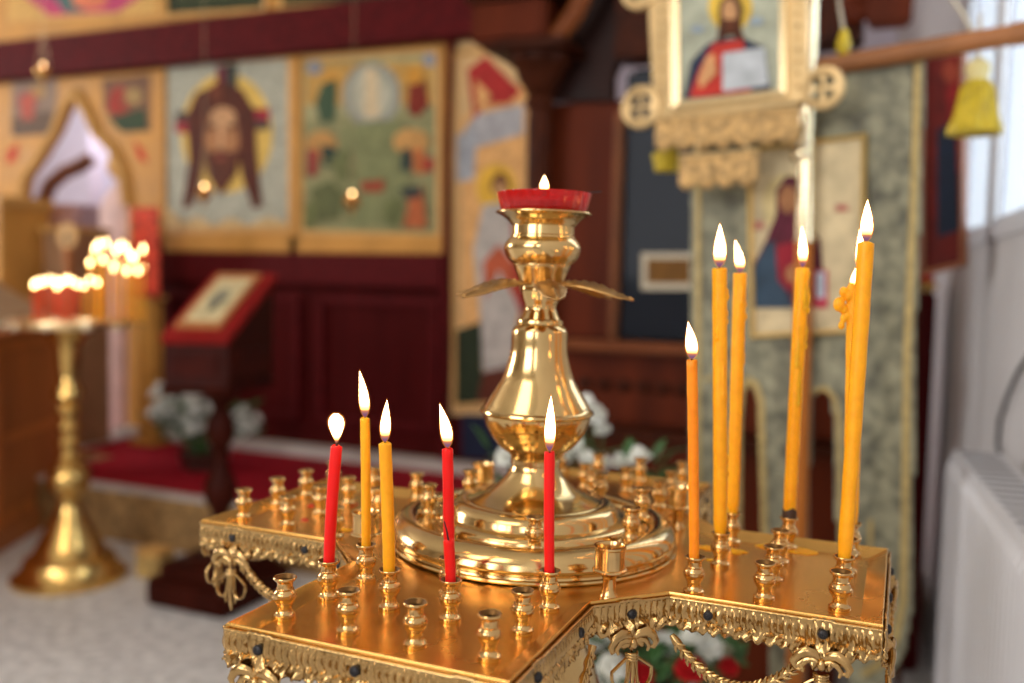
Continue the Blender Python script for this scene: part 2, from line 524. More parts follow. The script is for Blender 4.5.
# first icon: a haloed head on a pale cloth
tq = [(163, 67), (288, 59), (289, 226), (164, 228)]
sh = [(ell(227, 133, 46, 60), 'd9b45c'), (rect(217, 66, 237, 100), '6b2030'), (rect(226, 64, 238, 92), '3d4038'),
      (rect(176, 112, 205, 122), '463f3a'), (rect(176, 122, 205, 133), 'a03038'), (rect(250, 109, 270, 120), 'a02838'), (rect(250, 120, 270, 130), '463f3a'),
      ([(225, 82), (243, 90), (256, 112), (257, 150), (263, 206), (254, 209), (243, 178), (238, 150), (206, 150), (202, 178), (193, 206), (183, 209), (190, 160), (187, 118), (197, 93)], '54281a'),
      (ell(223, 140, 17, 32), 'a8744c'), (ell(224, 118, 13, 11), 'c09268'), ([(204, 148), (214, 153), (222, 150), (231, 153), (241, 148), (238, 172), (229, 186), (222, 196), (215, 186), (207, 172)], '5a2f1f'),
      (rect(220, 122, 224, 148), 'cfa075'), (rect(208, 125, 217, 129), '4a2a1e'), (rect(228, 125, 237, 129), '4a2a1e'), (ell(222, 158, 5, 2.4), '9a4c3a'), ([(214, 84), (222, 82), (224, 98), (212, 104)], '6e3a26'),
      ([(166, 205), (184, 222), (200, 216), (215, 226), (232, 217), (250, 226), (268, 216), (287, 222), (287, 226), (164, 228)], 'c9ac7c')]
painting(ICO, sh, back=(tq, 'a9a796'))
frame_px(ICO, 0, 0, 0, 0, 0.03, 0.012, goldl, quad=tq)
# second icon: a pale figure in a grey oval over groups of robed figures on green ground
tq2 = [(303, 61), (436, 53), (437, 234), (304, 230)]
sh = [([(304, 120), (436, 105), (437, 234), (304, 230)], '8d8a62'), (rect(306, 62, 434, 105), 'bd934f'),
      (ell(372, 95, 29, 33), '95968a'), (ell(372, 95, 20, 25), 'b3b09c'), ([(365, 68), (378, 68), (380, 118), (364, 118)], 'cdb894'),
      (ell(315, 68, 8, 7), '8c8f96'), (ell(431, 60, 8, 7), '8c8f96'), (ell(332, 82, 9, 9), 'c98f3a'),
      ([(322, 85), (338, 78), (336, 120), (322, 124), (316, 105)], '42553f'), ([(410, 78), (425, 80), (430, 105), (418, 118), (408, 112)], '7b2e22'), (ell(415, 76, 9, 9), 'c98f3a'),
      ([(345, 125), (400, 120), (410, 180), (400, 225), (350, 225), (340, 180)], '7d8058'),
      (ell(322, 145, 16, 14), 'b98a50'), ([(308, 150), (320, 150), (318, 176), (308, 176)], '8e3a34'), ([(322, 145), (338, 148), (338, 170), (324, 165)], '2f4038'),
      (ell(412, 142, 18, 13), 'c09055'), ([(403, 150), (412, 148), (412, 172), (402, 170)], '2b3a3a'), ([(414, 148), (426, 150), (425, 175), (414, 172)], 'b5683c'), (rect(426, 158, 434, 172), 'a83a34'),
      ([(312, 190), (332, 180), (345, 196), (340, 218), (318, 222)], '5f6340'), ([(362, 182), (386, 180), (384, 192), (364, 192)], '9a4630'), ([(402, 188), (424, 186), (428, 228), (404, 228), (410, 205)], 'b0603a'), ([(400, 188), (422, 186), (424, 196), (408, 200)], '3a3f3c'),
      ([(330, 160), (350, 150), (356, 178), (340, 182)], '6c7048'), ([(306, 206), (318, 200), (314, 228), (306, 228)], '707448'), ([(385, 205), (400, 196), (402, 226), (388, 226)], '666b44')]
painting(ICO, sh, back=(tq2, 'a59e74'))
frame_px(ICO, 0, 0, 0, 0, 0.025, 0.012, goldl, quad=tq2)
# upper tier pictures, only their feet show
painting(ICO, [([(22, -6), (50, 16), (118, 12), (148, -8), (90, -24)], 'b8476a'), ([(50, -8), (66, 13), (84, 12), (92, -10)], '4a6a66'), (ell(90, 0, 18, 10), 'd77a5a')], back=([(8, -30), (156, -34), (158, 14), (8, 22)], 'cfa25e'))
painting(ICO, [([(176, -20), (256, -24), (257, 4), (176, 8)], '3a4028')], back=([(168, -30), (264, -34), (264, 8), (168, 14)], '27301f'))
frame_px(ICO, 0, 0, 0, 0, 0.03, 0.02, goldl, quad=[(168, -30), (264, -34), (264, 8), (168, 14)])
painting(ICO, [], back=([(284, -36), (430, -44), (431, -3), (284, 6)], '30341f'))
frame_px(ICO, 0, 0, 0, 0, 0.03, 0.02, goldl, quad=[(284, -36), (430, -44), (431, -3), (284, 6)])
for px in (163, 296):
    x = ICX(px, 150).x
    sbuild(MB().box(x - 0.03, x + 0.03, YW - 0.02, YW + 0.01, zc0 + 0.001, zb0 - 0.002, 0.006), 'moulding', gold)
x0, x1 = ICX(160, 246).x, ICX(445, 246).x
sbuild(MB().box(x0, x1, YW - 0.02, YW + 0.01, zc0 + 0.001, ICX(300, 236).z, 0.006), 'moulding', gold)

# saint's door panel right of the pilaster
xa, xb = ICX(454, 200).x, ICX(530, 200).x
sbuild(slab(xa, xb, ICX(490, 418).z, zb0 - 0.001, YW + 0.002, 0.06), 'side_door_board', mat('pale_ochre_board', (0.70, 0.45, 0.20), 0.5, var=0.08))
sh = [([(462, 120), (500, 88), (526, 84), (528, 400), (462, 402)], 'd9a468'), ([(452, 150), (475, 115), (524, 104), (524, 134), (476, 148), (452, 190)], 'a9a6a8'),
      ([(455, 136), (478, 130), (474, 180), (456, 182)], 'a0a2a8'), ([(468, 70), (486, 56), (522, 92), (508, 104), (486, 104), (474, 120)], 'a82f2c'), ([(476, 80), (492, 96), (478, 112)], 'd8a468'),
      (ell(497, 188, 20, 24), 'd9a93e'), (ell(501, 185, 9, 12), '5f3620'), (ell(501, 189, 6, 8), 'b98a5e'),
      ([(484, 205), (518, 200), (522, 290), (512, 370), (484, 372), (480, 300), (474, 250)], 'b3aaa2'), ([(484, 262), (500, 244), (518, 268), (516, 300), (500, 270), (486, 300)], 'b5583a'), ([(512, 215), (528, 210), (528, 330), (516, 300)], 'a03028'),
      ([(457, 330), (482, 322), (484, 402), (457, 404)], '28301f'), ([(484, 372), (520, 364), (524, 402), (478, 402)], '5a2a1c')]
painting(ICO, sh, 'painting', k0=0.004)
frame_px(ICO, 0, 0, 0, 0, 0.018, 0.02, goldl, quad=[(457, 56), (530, 50), (530, 403), (457, 404)])
painting(ICO, [], 'blue_panel', k0=0.004, back=([(462, 414), (530, 416), (530, 462), (462, 458)], '1c2036'))

# the doorway left of the icons: two ochre boards that meet over an ogee opening
opL = [(22, 470), (22, 205), (26, 178), (40, 158), (56, 132), (66, 108), (76, 92)]
opR = [(76, 92), (88, 112), (98, 134), (114, 150), (124, 172), (128, 205), (128, 470)]
P = lambda x, y, k=0: ICO.P(x, y, k)
zf = HS + 0.012
def wallpoly(pts, M, name, th=0.06):
    q = [Vector((p.x, YW, max(zf, min(p.z, zb0 - 0.001)))) for p in pts]
    return sbuild(MB().prism(q, Vector((0, th, 0))), name, M)
pl_ = [P(*p) for p in opL]; pr_ = [P(*p) for p in opR]
topL = Vector((xL, YW, zb0)); topM = Vector((P(76, 92).x, YW, zb0)); topR = Vector((xD, YW, zb0))
wallpoly([Vector((xL, YW, zf))] + pl_ + [topM, topL], gold, 'arch_board')
wallpoly(pr_ + [Vector((xD, YW, zf)), topR, topM], gold, 'arch_board')
for pts in (opL[1:], opR[:-1]):
    mb = MB().tube([P(x, y, 0.012) for x, y in pts], 0.03, 8)
    sbuild(mb, 'arch_moulding', goldl, smooth=True)
painting(ICO, [(ell(28, 100, 13, 11), '8f6a60'), (ell(38, 92, 8, 7), 'b08a58'), ([(12, 118), (52, 110), (54, 134), (12, 136)], '6a5648'), ([(20, 96), (36, 92), (34, 120), (22, 120)], 'b55a4a')], back=([(12, 80), (58, 76), (56, 112), (46, 134), (12, 137)], '907a6a'))
painting(ICO, [(ell(120, 97, 10, 11), '9a5240'), (ell(134, 96, 9, 8), 'a88a58'), ([(112, 108), (126, 104), (134, 120), (116, 118)], 'a04030'), ([(108, 118), (146, 108), (148, 130), (122, 132)], '3c4a34'), ([(112, 90), (122, 88), (118, 116), (108, 110)], 'a83a2e')], back=([(102, 80), (150, 74), (151, 131), (124, 133), (104, 110)], '7d5a44'))
painting(ICO, [([(8, 150), (20, 142), (16, 160), (6, 165)], 'c0402e')])
painting(ICO, [([(134, 140), (144, 150), (148, 164), (138, 158)], 'c0402e')])
# gilded post in the doorway's right and its foot
PP = Pl((0, YW - 0.26, 0), (0, -1, 0)); P0_ = P
P = lambda x, y, k=0: PP.P(x, y, k)
pst = empty('gilded_post', Vector((P(141, 390).x, YW - 0.2, HS)), 'slim ochre post standing beside the doorway under the red embroidered cloth', 'post')
x0, x1 = P(134, 350).x, P(150, 350).x
zt = P(141, 300).z
sbuild(MB().box(x0, x1, YW - 0.24, YW - 0.16, HS + 0.03, zt, 0.006), 'shaft', gold, pst)
sbuild(MB().box(x0 - 0.03, x1 + 0.03, YW - 0.27, YW - 0.13, HS + 0.0005, HS + 0.03, 0.006), 'foot', gold, pst)
sbuild(MB().box(x0 - 0.02, x1 + 0.02, YW - 0.26, YW - 0.14, zt, zt + 0.03, 0.006), 'cap', goldl, pst)
# red cloth hanging over it
q0 = P(136, 208); q1 = P(164, 300)
mb = MB(); n = 14
vs = []; fs = []
for j in range(9):
    for i in range(n + 1):
        t = i / n
        vs.append((q0.x + (q1.x - q0.x) * t, YW - 0.29 + 0.012 * math.sin(t * 19) * (0.3 + j / 9), q0.z + (zt + 0.02 - q0.z) * j / 8 + 0.0))
for j in range(8):
    for i in range(n):
        a = j * (n + 1) + i; fs.append((a, a + 1, a + n + 2, a + n + 1))
mb.add(vs, fs)
ob = mb.build('embroidered_cloth', mat('red_embroidered_cloth', (0.62, 0.06, 0.025), 0.8, var=0.6, vscale=30))
md = ob.modifiers.new('t', 'SOLIDIFY'); md.thickness = 0.012
tag(ob, 'red and orange embroidered cloth hanging on the post beside the doorway', 'cloth')
P = P0_
# altar room seen through the doorway
alt = at(52, 200, 7.2)
lav = mat('lavender_curtain', (0.66, 0.62, 0.74), 0.8, var=0.05)
mb = MB(); vs = []; fs = []
c0 = at(88, 90, 6.9); c1 = at(118, 90, 6.9)
for j in range(2):
    for i in range(25):
        t = i / 24; vs.append((c0.x + (c1.x - c0.x) * t, c0.y + 0.03 * math.sin(t * 24), 0.0 + j * 3.0))
for i in range(24): fs.append((i, i + 1, i + 26, i + 25))
mb.add(vs, fs)
ob = mb.build('curtain', lav); md = ob.modifiers.new('t', 'SOLIDIFY'); md.thickness = 0.01
tag(ob, 'pale lavender curtain hanging inside the altar behind the arched doorway', 'curtain')
area('altar_lamp_light', (-5.2, 4.3, 3.7), (-6.0, 5.6, 1.0), 1.2, 1.0, 170, (0.92, 0.92, 1.0))
chr_ = at(62, 190, 6.3)
arch = [at(x, y, 6.3) for x, y in ((40, 300), (40, 235), (42, 205), (50, 185), (64, 173), (80, 166), (92, 158))]
stl = empty('altar_seat', Vector((chr_.x, chr_.y, 0)), 'brown arched seat back half seen through the arched doorway', 'seat')
sbuild(MB().tube(arch, 0.05, 8), 'curved_frame', mat('brown_wood', (0.20, 0.09, 0.06), 0.5, var=0.2), stl, True)
mb = MB().box(chr_.x - 0.22, chr_.x + 0.2, chr_.y - 0.05, chr_.y + 0.35, 0.0, chr_.z - 0.1, 0.02)
sbuild(mb, 'seat_body', mat('dusty_pink_cloth', (0.45, 0.30, 0.32), 0.8, var=0.1), stl)
pk = at(122, 165, 5.6)
vest = empty('vestment_stand', Vector((pk.x, pk.y, 0)), 'pinkish white vestment on a stand just inside the arched doorway', 'vestment')
mb = MB().lathe(smoothprof([(0.16, 0.1), (0.13, 0.8), (0.13, 1.2), (0.15, 1.55), (0.10, 1.68), (0.03, 1.76)]), 24, (pk.x, pk.y, 0), sy=0.6, flute=lambda a, z: 0.06 * math.sin(a * 9))
sbuild(mb, 'robe', mat('pinkish_vestment', (0.72, 0.50, 0.46), 0.8, var=0.15), vest, True)
sbuild(MB().ball((pk.x, pk.y, 1.85), 0.09), 'finial', goldl, vest, True)

# ------------------------------------------------------------------ the near candle stand
stand = empty('candle_stand', (0, 0, 0), 'large brass cross-shaped church candle stand with rows of empty sockets round a turned column', 'candle stand')
W_, C_, L_ = 0.343, 0.157, 1.0
RIM = 0.0227 * S


def outline(w_, c_, l_):
    q = [(w_ + c_, -w_), (l_, -w_), (l_, w_), (w_ + c_, w_)]
    out = []
    for k in range(4):
        cs, sn = (1, 0, -1, 0)[k], (0, 1, 0, -1)[k]
        out += [(x * cs - y * sn, x * sn + y * cs) for x, y in q]
    return out


def inset(pts, d):
    n = len(pts); out = []
    for i in range(n):
        p0, p1, p2 = Vector(pts[i - 1]), Vector(pts[i]), Vector(pts[(i + 1) % n])
        e1 = (p1 - p0).normalized(); e2 = (p2 - p1).normalized()
        n1 = Vector((-e1.y, e1.x)); n2 = Vector((-e2.y, e2.x))
        bi = (n1 + n2); bi = bi / bi.length_squared * 2
        out.append(tuple(p1 + bi * d))
    return out


out = [(x * S, y * S) for x, y in outline(W_, C_, L_)]
rimw = 0.0135
loops = [(inset(out, 0.005), ZT - 0.003), (inset(out, 0.001), ZT - 0.003), (inset(out, 0.001), ZT + 0.0033), (out, ZT + 0.0036), (out, ZT + RIM - 0.0012), (inset(out, 0.0003), ZT + RIM - 0.0002), (inset(out, 0.0008), ZT + RIM), (inset(out, 0.0014), ZT + RIM - 0.0005), (inset(out, rimw - 0.001), ZT + 0.0006), (inset(out, rimw), ZT)]
mb = MB(); vs = []; fs = []
N = len(out)
for pts, z in loops: vs += [(x, y, z) for x, y in pts]
for i in range(len(loops) - 1):
    for k in range(N):
        fs.append((i * N + k, i * N + (k + 1) % N, (i + 1) * N + (k + 1) % N, (i + 1) * N + k))
fs.append(tuple((len(loops) - 1) * N + k for k in range(N)))
fs.append(tuple(range(N))[::-1])
mb.add(vs, fs)
mb.build('tray', brasst, stand, ang=20)

# central column
prof = [(.2, 0), (.430, 0), (.4365, .003), (.438, .007), (.4350, .011), (.426, .013), (.424, .018), (.424, .026), (.430, .030), (.434, .038), (.431, .052), (.420, .068), (.402, .082), (.385, .087), (.368, .084), (.357, .076), (.353, .068), (.350, .063),
        (.303, .063), (.301, .074), (.294, .082), (.282, .086), (.268, .087), (.260, .089), (.256, .096), (.2545, .106), (.248, .118), (.236, .127), (.222, .131), (.212, .1305), (.208, .133)]
def sp(P_, n=4): return smoothprof(P_, n)
prof += sp([(.206, .133), (.17, .1435), (.135, .160), (.1012, .189), (.0797, .22), (.0728, .238)])
prof += [(.0728, .240), (.0765, .2425), (.0765, .256), (.0735, .258)]
prof += sp([(.074, .259), (.0826, .2729), (.116, .2976), (.1460, .3377), (.1610, .3747), (.1640, .392)])
prof += [(.1700, .3955), (.1735, .400), (.1720, .406), (.1665, .4085)]
prof += sp([(.163, .413), (.154, .430), (.131, .4668), (.1096, .5035), (.0932, .5524), (.0862, .589), (.0850, .630), (.0825, .650), (.0735, .662), (.068, .666)])
prof += [(.0700, .668), (.0705, .674), (.0690, .680), (.0610, .684)]
prof += sp([(.060, .686), (.0490, .7105), (.0490, .725), (.0560, .744), (.062, .772)])
prof += sp([(.0600, .780), (.0640, .790), (.0740, .815), (.0846, .8405), (.0850, .844)])
prof += [(.088, .846)]
prof += sp([(.088, .848), (.105, .866), (.1147, .8917), (.113, .908), (.102, .924)])
prof += [(.0975, .928), (.0975, .933), (.094, .936), (.094, .962), (.098, .966)]
prof += sp([(.100, .968), (.110, .980), (.128, .992), (.143, .9985), (.1435, 1.003)])
prof += [(.140, 1.005), (.128, 1.001), (.10, 0.975), (.0, 0.970)]
profm = [(r * S, z * S + ZT) for r, z in prof]
profm = [p for i, p in enumerate(profm) if i == 0 or (Vector(p) - Vector(profm[i - 1])).length > 1e-6]
co_ = MB().lathe([(r, z - ZT) for r, z in profm], 96).build('column', brass, stand, ang=32)
ax2 = Vector((rt.x, rt.y, 0)).normalized()
co_.location = Vector((0, 0, ZT)) - ax2 * 0.0023
co_.rotation_euler = Vector((ax2.x * .0023, ax2.y * .0023, .26)).to_track_quat('Z', 'Y').to_euler()

# cast leaves round the neck
def leaf_mesh():
    mb = MB(); n, m_ = 22, 12; Ln = 0.062
    vs = []; fs = []
    for i in range(n + 1):
        t = i / n
        hw = 0.0128 * math.sin(PI * min(1, t * 0.9 + 0.1) ** 1.1) ** 0.7 * (1 - 0.25 * t) + 0.0009 * math.sin(t * 60)
        for j in range(m_ + 1):
            s_ = j / m_ * 2 - 1
            x = 0.0125 + Ln * t; y = hw * s_
            z = 0.0045 * math.sin(PI * t * 1.1) - 0.0115 * (t ** 2.0) + 0.005 * max(0, t - 0.8) * 5 * 0.6 - 0.004 * s_ * s_ * math.sin(PI * t)
            z += 0.0008 * math.cos((t * 26 + abs(s_) * -5) * 2) * (1 - 0.7 * abs(s_)) + (0.0009 if abs(s_) < 0.12 else 0)
            vs.append((x, y, z))
    for i in range(n):
        for j in range(m_):
            a = i * (m_ + 1) + j; fs.append((a, a + 1, a + m_ + 2, a + m_ + 1))
    mb.add(vs, fs); return mb


for k in range(6):
    a = math.radians(-60 + 60 * k)
    if k == 0:
        lf = leaf_mesh().build('cast_leaf', mat('bronze_leaf', (0.46, 0.27, 0.10), 0.36, 1.0, var=.2, vscale=120), stand); md = lf.modifiers.new('t', 'SOLIDIFY'); md.thickness = 0.0012; l0 = lf
    else: lf = dup(l0, stand)
    lf.location = (0, 0, ZT + 0.783 * S); lf.rotation_euler = (0, 0, a)

# candle sockets
hr = 0.0269 * S; hh = 0.0985 * S
def sock():
    P_ = [(.98, 0), (1.0, .012), (1.0, .055), (.93, .062), (.93, .072), (.99, .080), (.98, .105), (.92, .115)] + sp([(.88, .12), (.70, .17), (.64, .25), (.66, .31), (.78, .37)], 3) + [(.82, .385), (.82, .40)] + \
        [(.86, .415), (.96, .46), (1.0, .50), (.95, .508), (.95, .525), (1.03, .533), (1.03, .575), (.96, .583), (.96, .60), (.92, .64), (.76, .69)] + [(.78, .70), (.78, .715), (.70, .725), (.67, .76), (.68, .86)] + \
        sp([(.74, .885), (.92, .925), (1.0, .955)], 3) + [(1.0, .985), (.96, 1.0), (.88, .995)]
    return [(r * hr, z * hh) for r, z in P_]
boreshade = mat('shaded_socket_bore', (0.16, 0.08, 0.025), 0.45, 0.9, var=.3, vscale=200)  # darker brown bore colour, paints in the shade inside the socket mouth
s0 = MB().use(brassk).lathe(sock(), 28, cap=False).use(boreshade).lathe([(r * hr, z * hh) for r, z in ((.88, .995), (.74, .95), (.62, .90), (.56, .45), (.01, .44))], 28, cap=False).build('candle_socket', None, stand, ang=30)
first = True
def place(o0, x, y, z=0.0):
    global first
    o = o0 if o0.get('_used') is None else dup(o0, stand)
    o0['_used'] = 1
    o.location = (x * S, y * S, ZT + z * S); o.rotation_euler = (0, 0, random.random() * 6)
    if o.get('_used') is not None and o is not o0: del o['_used']
    return o
SP = {}
def arm(pts, k):
    cs, sn = (1, 0, -1, 0)[k], (0, 1, 0, -1)[k]
    return [(x * cs - y * sn, x * sn + y * cs) for x, y in pts]
front = [(-.282, -.870), (-.102, -.880), (.069, -.880), (.241, -.870), (-.266, -.718), (-.096, -.711), (.068, -.711), (.248, -.705), (-.258, -.558), (-.012, -.559), (.251, -.541)]
left = [(-.945, -.208), (-.954, -.02), (-.949, .138), (-.947, .309), (-.762, -.219), (-.755, -.052), (-.752, .111), (-.756, .288), (-.552, -.264), (-.57, .02), (-.577, .287)]
right = [(.716, -.229), (.717, -.069), (.713, .11), (.718, .278), (.897, -.217), (.896, -.078), (.897, .11), (.898, .30), (.544, -.261), (.562, .006), (.552, .258)]
back = [(.234, .983), (.062, .979), (-.113, .977), (-.28, .975), (.237, .786), (.065, .775), (-.095, .75), (-.25, .76), (.24, .59), (-.035, .675), (-.24, .58)]
for p in front + left + right + back: SP[p] = place(s0, *p)
for a in (-162, -116, -69, -15, 31, 72, 112, 153):
    place(s0, .335 * math.cos(math.radians(a)), .335 * math.sin(math.radians(a)), .0635)
# wide cups at the four inner corners
cp = [(.0245, 0), (.0250, .008), (.022, .015), (.0175, .022), (.0165, .034), (.0165, .056), (.021, .066), (.028, .071), (.041, .075), (.0435, .078), (.0435, .081), (.040, .084), (.0375, .085), (.0375, .132), (.0405, .136), (.0405, .141), (.037, .141), (.0345, .135), (.0345, .090), (.001, .089)]
c0_ = MB().lathe([(r * S, z * S) for r, z in cp], 40).build('wide_candle_cup', brassk, stand, ang=35)
for p in ((.362, -.412), (-.352, -.412), (-.350, .365), (.366, .33)): place(c0_, *p)
for o in (s0, c0_): del o['_used']

# frieze, bows, garlands and screws round the tray's edge
ZF = ZT + 0.0036
def noise1(x): return math.sin(x * 1.7) + 0.6 * math.sin(x * 3.9 + 1.3) + 0.35 * math.sin(x * 9.1 + .4)


def frieze(A, B, bows, seed):
    A = Vector((*A, 0)); B = Vector((*B, 0)); d = B - A; L = d.length; d.normalize(); n = Vector((d.y, -d.x, 0))
    cols_ = max(8, int(L / 0.0008)); rows = 18
    mb = MB(); vs = []; fs = []
    band = 0.0140
    for i in range(cols_ + 1):
        u = L * i / cols_
        D = 0.0200 + 0.0016 * abs(math.sin(PI * u / 0.009)) + 0.0012 * math.sin(u * 900 + seed)
        for b in bows:
            D += 0.0105 * math.exp(-((u - b) / 0.0125) ** 2)
        e = min(u, L - u); D -= 0.003 * math.exp(-(e / 0.004) ** 2)
        for j in range(rows + 1):
            v = D * j / rows
            r = 0.0012
            if v < 0.0016: r = 0.0026
            elif v < band:
                q = (v - 0.0016) / (band - 0.0016)
                ph = u / 0.0046 + 0.45 * math.sin(q * 3.3) + 0.12 * noise1(u * 160 + seed)
                r = 0.0007 + 0.0019 * abs(math.sin(PI * ph)) ** 0.8 * (0.35 + 0.65 * math.sin(PI * min(1, q * 1.05)) ** 0.6) + 0.0004 * math.sin(ph * 2 * PI + q * 7)
            else:
                q = (v - band) / max(1e-5, (D - band))
                r = 0.0020 + 0.0013 * math.sin(u / 0.0045 * PI + q * 4 + seed) * math.cos(q * 3) + 0.0005 * noise1(u * 600 + v * 400)
                for b in bows:
                    w2 = math.exp(-((u - b) / 0.016) ** 2)
                    r += w2 * (0.0022 + 0.0018 * math.cos(abs(u - b) * 520 - v * 330))
            p = A + d * u + n * max(r, 0.0004) + Vector((0, 0, ZF - v))
            vs.append(p)
    for i in range(cols_):
        for j in range(rows):
            a = i * (rows + 1) + j; fs.append((a, a + 1, a + rows + 2, a + rows + 1))
    mb.add(vs, fs)
    o = mb.build('frieze', brassc, stand, ang=50)
    md = o.modifiers.new('t', 'SOLIDIFY'); md.thickness = 0.0016; md.offset = -1
    return A, d, n, L


def bow_mesh():
    """local: x along the frieze, -y outwards, hanging down from z=0"""
    mb = MB(); N3 = (0, 1, 0)
    for s_ in (-1, 1):
        # acanthus curls over the knot
        pts = [(s_ * x, -0.003 - 0.002 * math.sin(t * 3), z) for t, x, z in ((0, .0005, .000), (.2, .004, .0035), (.4, .009, .0045), (.6, .0135, .002), (.8, .0165, -.003), (.9, .0150, -.0068), (1, .0120, -.0062))]
        mb.tube(pts, [.0012, .0028, .0034, .0030, .0024, .0018, .0012], 8, N3, 0.6)
        pts = [(s_ * x, -0.0035, z) for x, z in ((.001, -.002), (.005, -.0005), (.009, -.0015), (.0118, -.0055), (.0105, -.009))]
        mb.tube(pts, [.001, .0018, .002, .0016, .001], 7, N3, 0.7)
        # hanging loops
        loop = []
        for k in range(15):
            a = PI * 0.5 + s_ * 2 * PI * k / 14
            r = 1.0
            loop.append((s_ * 0.0088 + 0.0058 * math.cos(a), -0.002 - 0.001 * math.sin(k / 14 * PI), -0.0225 + 0.0098 * math.sin(a)))
        loop = [(x * (0.35 + 0.65 * min(1, (-.0125 - z + 0.0003) / 0.008)) if z > -.0205 else x, y, z) for x, y, z in loop]
        mb.tube(loop, 0.0011, 7, N3, 1.3)
        pts = [(s_ * 0.0008, -.003, -.012), (s_ * 0.0022, -.0035, -.019), (s_ * 0.0036, -.0035, -.027), (s_ * 0.0052, -.003, -.0335), (s_ * 0.0040, -.003, -.037)]
        mb.tube(pts, [.0010, .0011, .0011, .0012, .0007], 7, N3, 1.2)
    mb.tube([(0, -.003, -.010), (0, -.004, -.020), (0, -.004, -.030), (0, -.003, -.0385), (0.0008, -.003, -.043)], [.0012, .0014, .0013, .0016, .0008], 8, N3, 0.8)
    # knot
    for z in (-.0095, -.0112, -.0130):
        mb.tube([(-.0042, -.0015, z), (-.002, -.0045, z - .0002), (0, -.0052, z - .0003), (.002, -.0045, z - .0002), (.0042, -.0015, z)], [.0009, .0013, .0014, .0013, .0009], 8)
    mb.ball((0, -0.004, -0.0030), 0.0026, 10, 8, (1, .8, 1.4))
    return mb


bow0 = bow_mesh().build('bow_ornament', brassc, stand, ang=50)
usedbow = False
ZB = ZF - 0.0240


def put_bow(A, d, n, u):
    global usedbow
    o = bow0 if not usedbow else dup(bow0, stand)
    usedbow = True
    o.location = A + d * u + n * 0.0015 + Vector((0, 0, ZB)); o.rotation_euler = (0, 0, math.atan2(d.y, d.x))


def garland(A, d, n, u0, u1, sag, seed):
    N_ = 90; pts = []; rad = []
    mb = MB()
    for i in range(N_ + 1):
        t = i / N_
        z = ZB - 0.001 - sag * (1 - (2 * t - 1) ** 2)
        p = A + d * (u0 + (u1 - u0) * t) + n * 0.003 + Vector((0, 0, z))
        pts.append(p)
        rad.append(0.0017 + 0.0013 * abs(math.sin(t * PI * 11 + seed)) + 0.0006 * math.sin(PI * t))
    mb.tube(pts, rad, 9)
    for i in range(4, N_ - 3, 4):
        t = (pts[i + 1] - pts[i]).normalized(); side = t.cross(n).normalized()
        for s_ in (-1, 1):
            b = pts[i] + n * 0.0016
            mb.tube([b, b + t * 0.002 + side * s_ * 0.0022 + n * 0.001, b + t * 0.0046 + side * s_ * 0.0042], [0.0011, 0.0012, 0.0004], 6)
    mb.build('garland', brassc, stand, ang=50)


scr0 = None
def screw(A, d, n, u):
    global scr0
    if scr0 is None:
        mb = MB().lathe([(.0031, -.001), (.0031, .0012), (.0025, .0020), (.0010, .0024), (.0009, .0016), (.0001, .0016)], 16)
        mb.box(-.0019, .0019, -.0003, .0003, .0014, .0026); mb.box(-.0003, .0003, -.0019, .0019, .0014, .00262)
        scr0 = mb.build('screw', iron, stand); o = scr0
    else: o = dup(scr0, stand)
    o.location = A + d * u + n * 0.0022 + Vector((0, 0, ZF - 0.0085))
    o.rotation_euler = (PI / 2, 0, math.atan2(d.y, d.x))


for k in range(16):
    A2, B2 = out[k], out[(k + 1) % 16]
    L = (Vector(B2) - Vector(A2)).length
    kind = k % 4        # 0: side out to the end, 1: end, 2: side back in, 3: chamfer
    bows = {0: [L * .74], 1: [L * .14, L * .86], 2: [L * .26], 3: [L * .5]}[kind]
    A, d, n, L = frieze(A2, B2, bows, k * 1.3)
    for b in bows: put_bow(A, d, n, b)
    if kind == 0: garland(A, d, n, 0.003, bows[0] - 0.010, 0.026, k); us = (L * .2, L * .74)
    elif kind == 1: garland(A, d, n, bows[0] + .010, bows[1] - 0.010, 0.026, k); us = (L * .14, L * .5, L * .86)
    elif kind == 2: garland(A, d, n, bows[0] + .010, L - .003, 0.026, k); us = (L * .26, L * .8)
    else: us = (L * .5,)
    for u in us: screw(A, d, n, u)

# pedestal under the tray
ped = [(0.001, 0), (.20, 0), (.20, .03), (.185, .05), (.15, .06), (.14, .08), (.10, .10), (.06, .14), (.04, .18), (.038, .24), (.055, .26), (.06, .29), (.05, .32), (.03, .34), (.028, .50), (.045, .53), (.05, .56), (.035, .60), (.026, .64), (.026, .80), (.04, .83), (.055, .86), (.05, .89), (.04, .92), (.06, .96), (.09, .982), (.09, ZT - 0.005)]
MB().lathe(smoothprof(ped, 2), 48).build('pedestal', brass, stand)
# ------------------------------------------------------------------ red glass oil lamp on the column
g = empty('votive_lamp', (0, 0, ZT + .995 * S), 'fluted red glass oil lamp burning on top of the brass column', 'votive lamp')
redg = mat('red_glass', (0.80, 0.006, 0.006), 0.05, spec=0.4, trans=0.7)
pf = [(.001, 0), (.120, 0), (.126, .012), (.1395, .063), (.1395, .066), (.136, .066), (.121, .016), (.115, .008), (.001, .006)]
MB().lathe([(r * S, z * S) for r, z in pf], 96, flute=lambda a, z: 0.022 * math.cos(a * 24) * (1 if z > .001 else 0)).build('glass_cup', redg, g, ang=60)
MB().lathe([(.001, .0015), (.1150 * S, .0015), (.1200 * S, .036 * S), (.001, .036 * S)], 48).build('lamp_oil', mat('lamp_oil', (0.55, 0.05, 0.01), 0.05, trans=0.5), g)
top = ZT + .995 * S + .052 * S
MB().tube([(0, 0, .036 * S), (0.0004, 0, .055 * S), (0, 0, .071 * S)], .0009, 8).build('wick', soot, g)
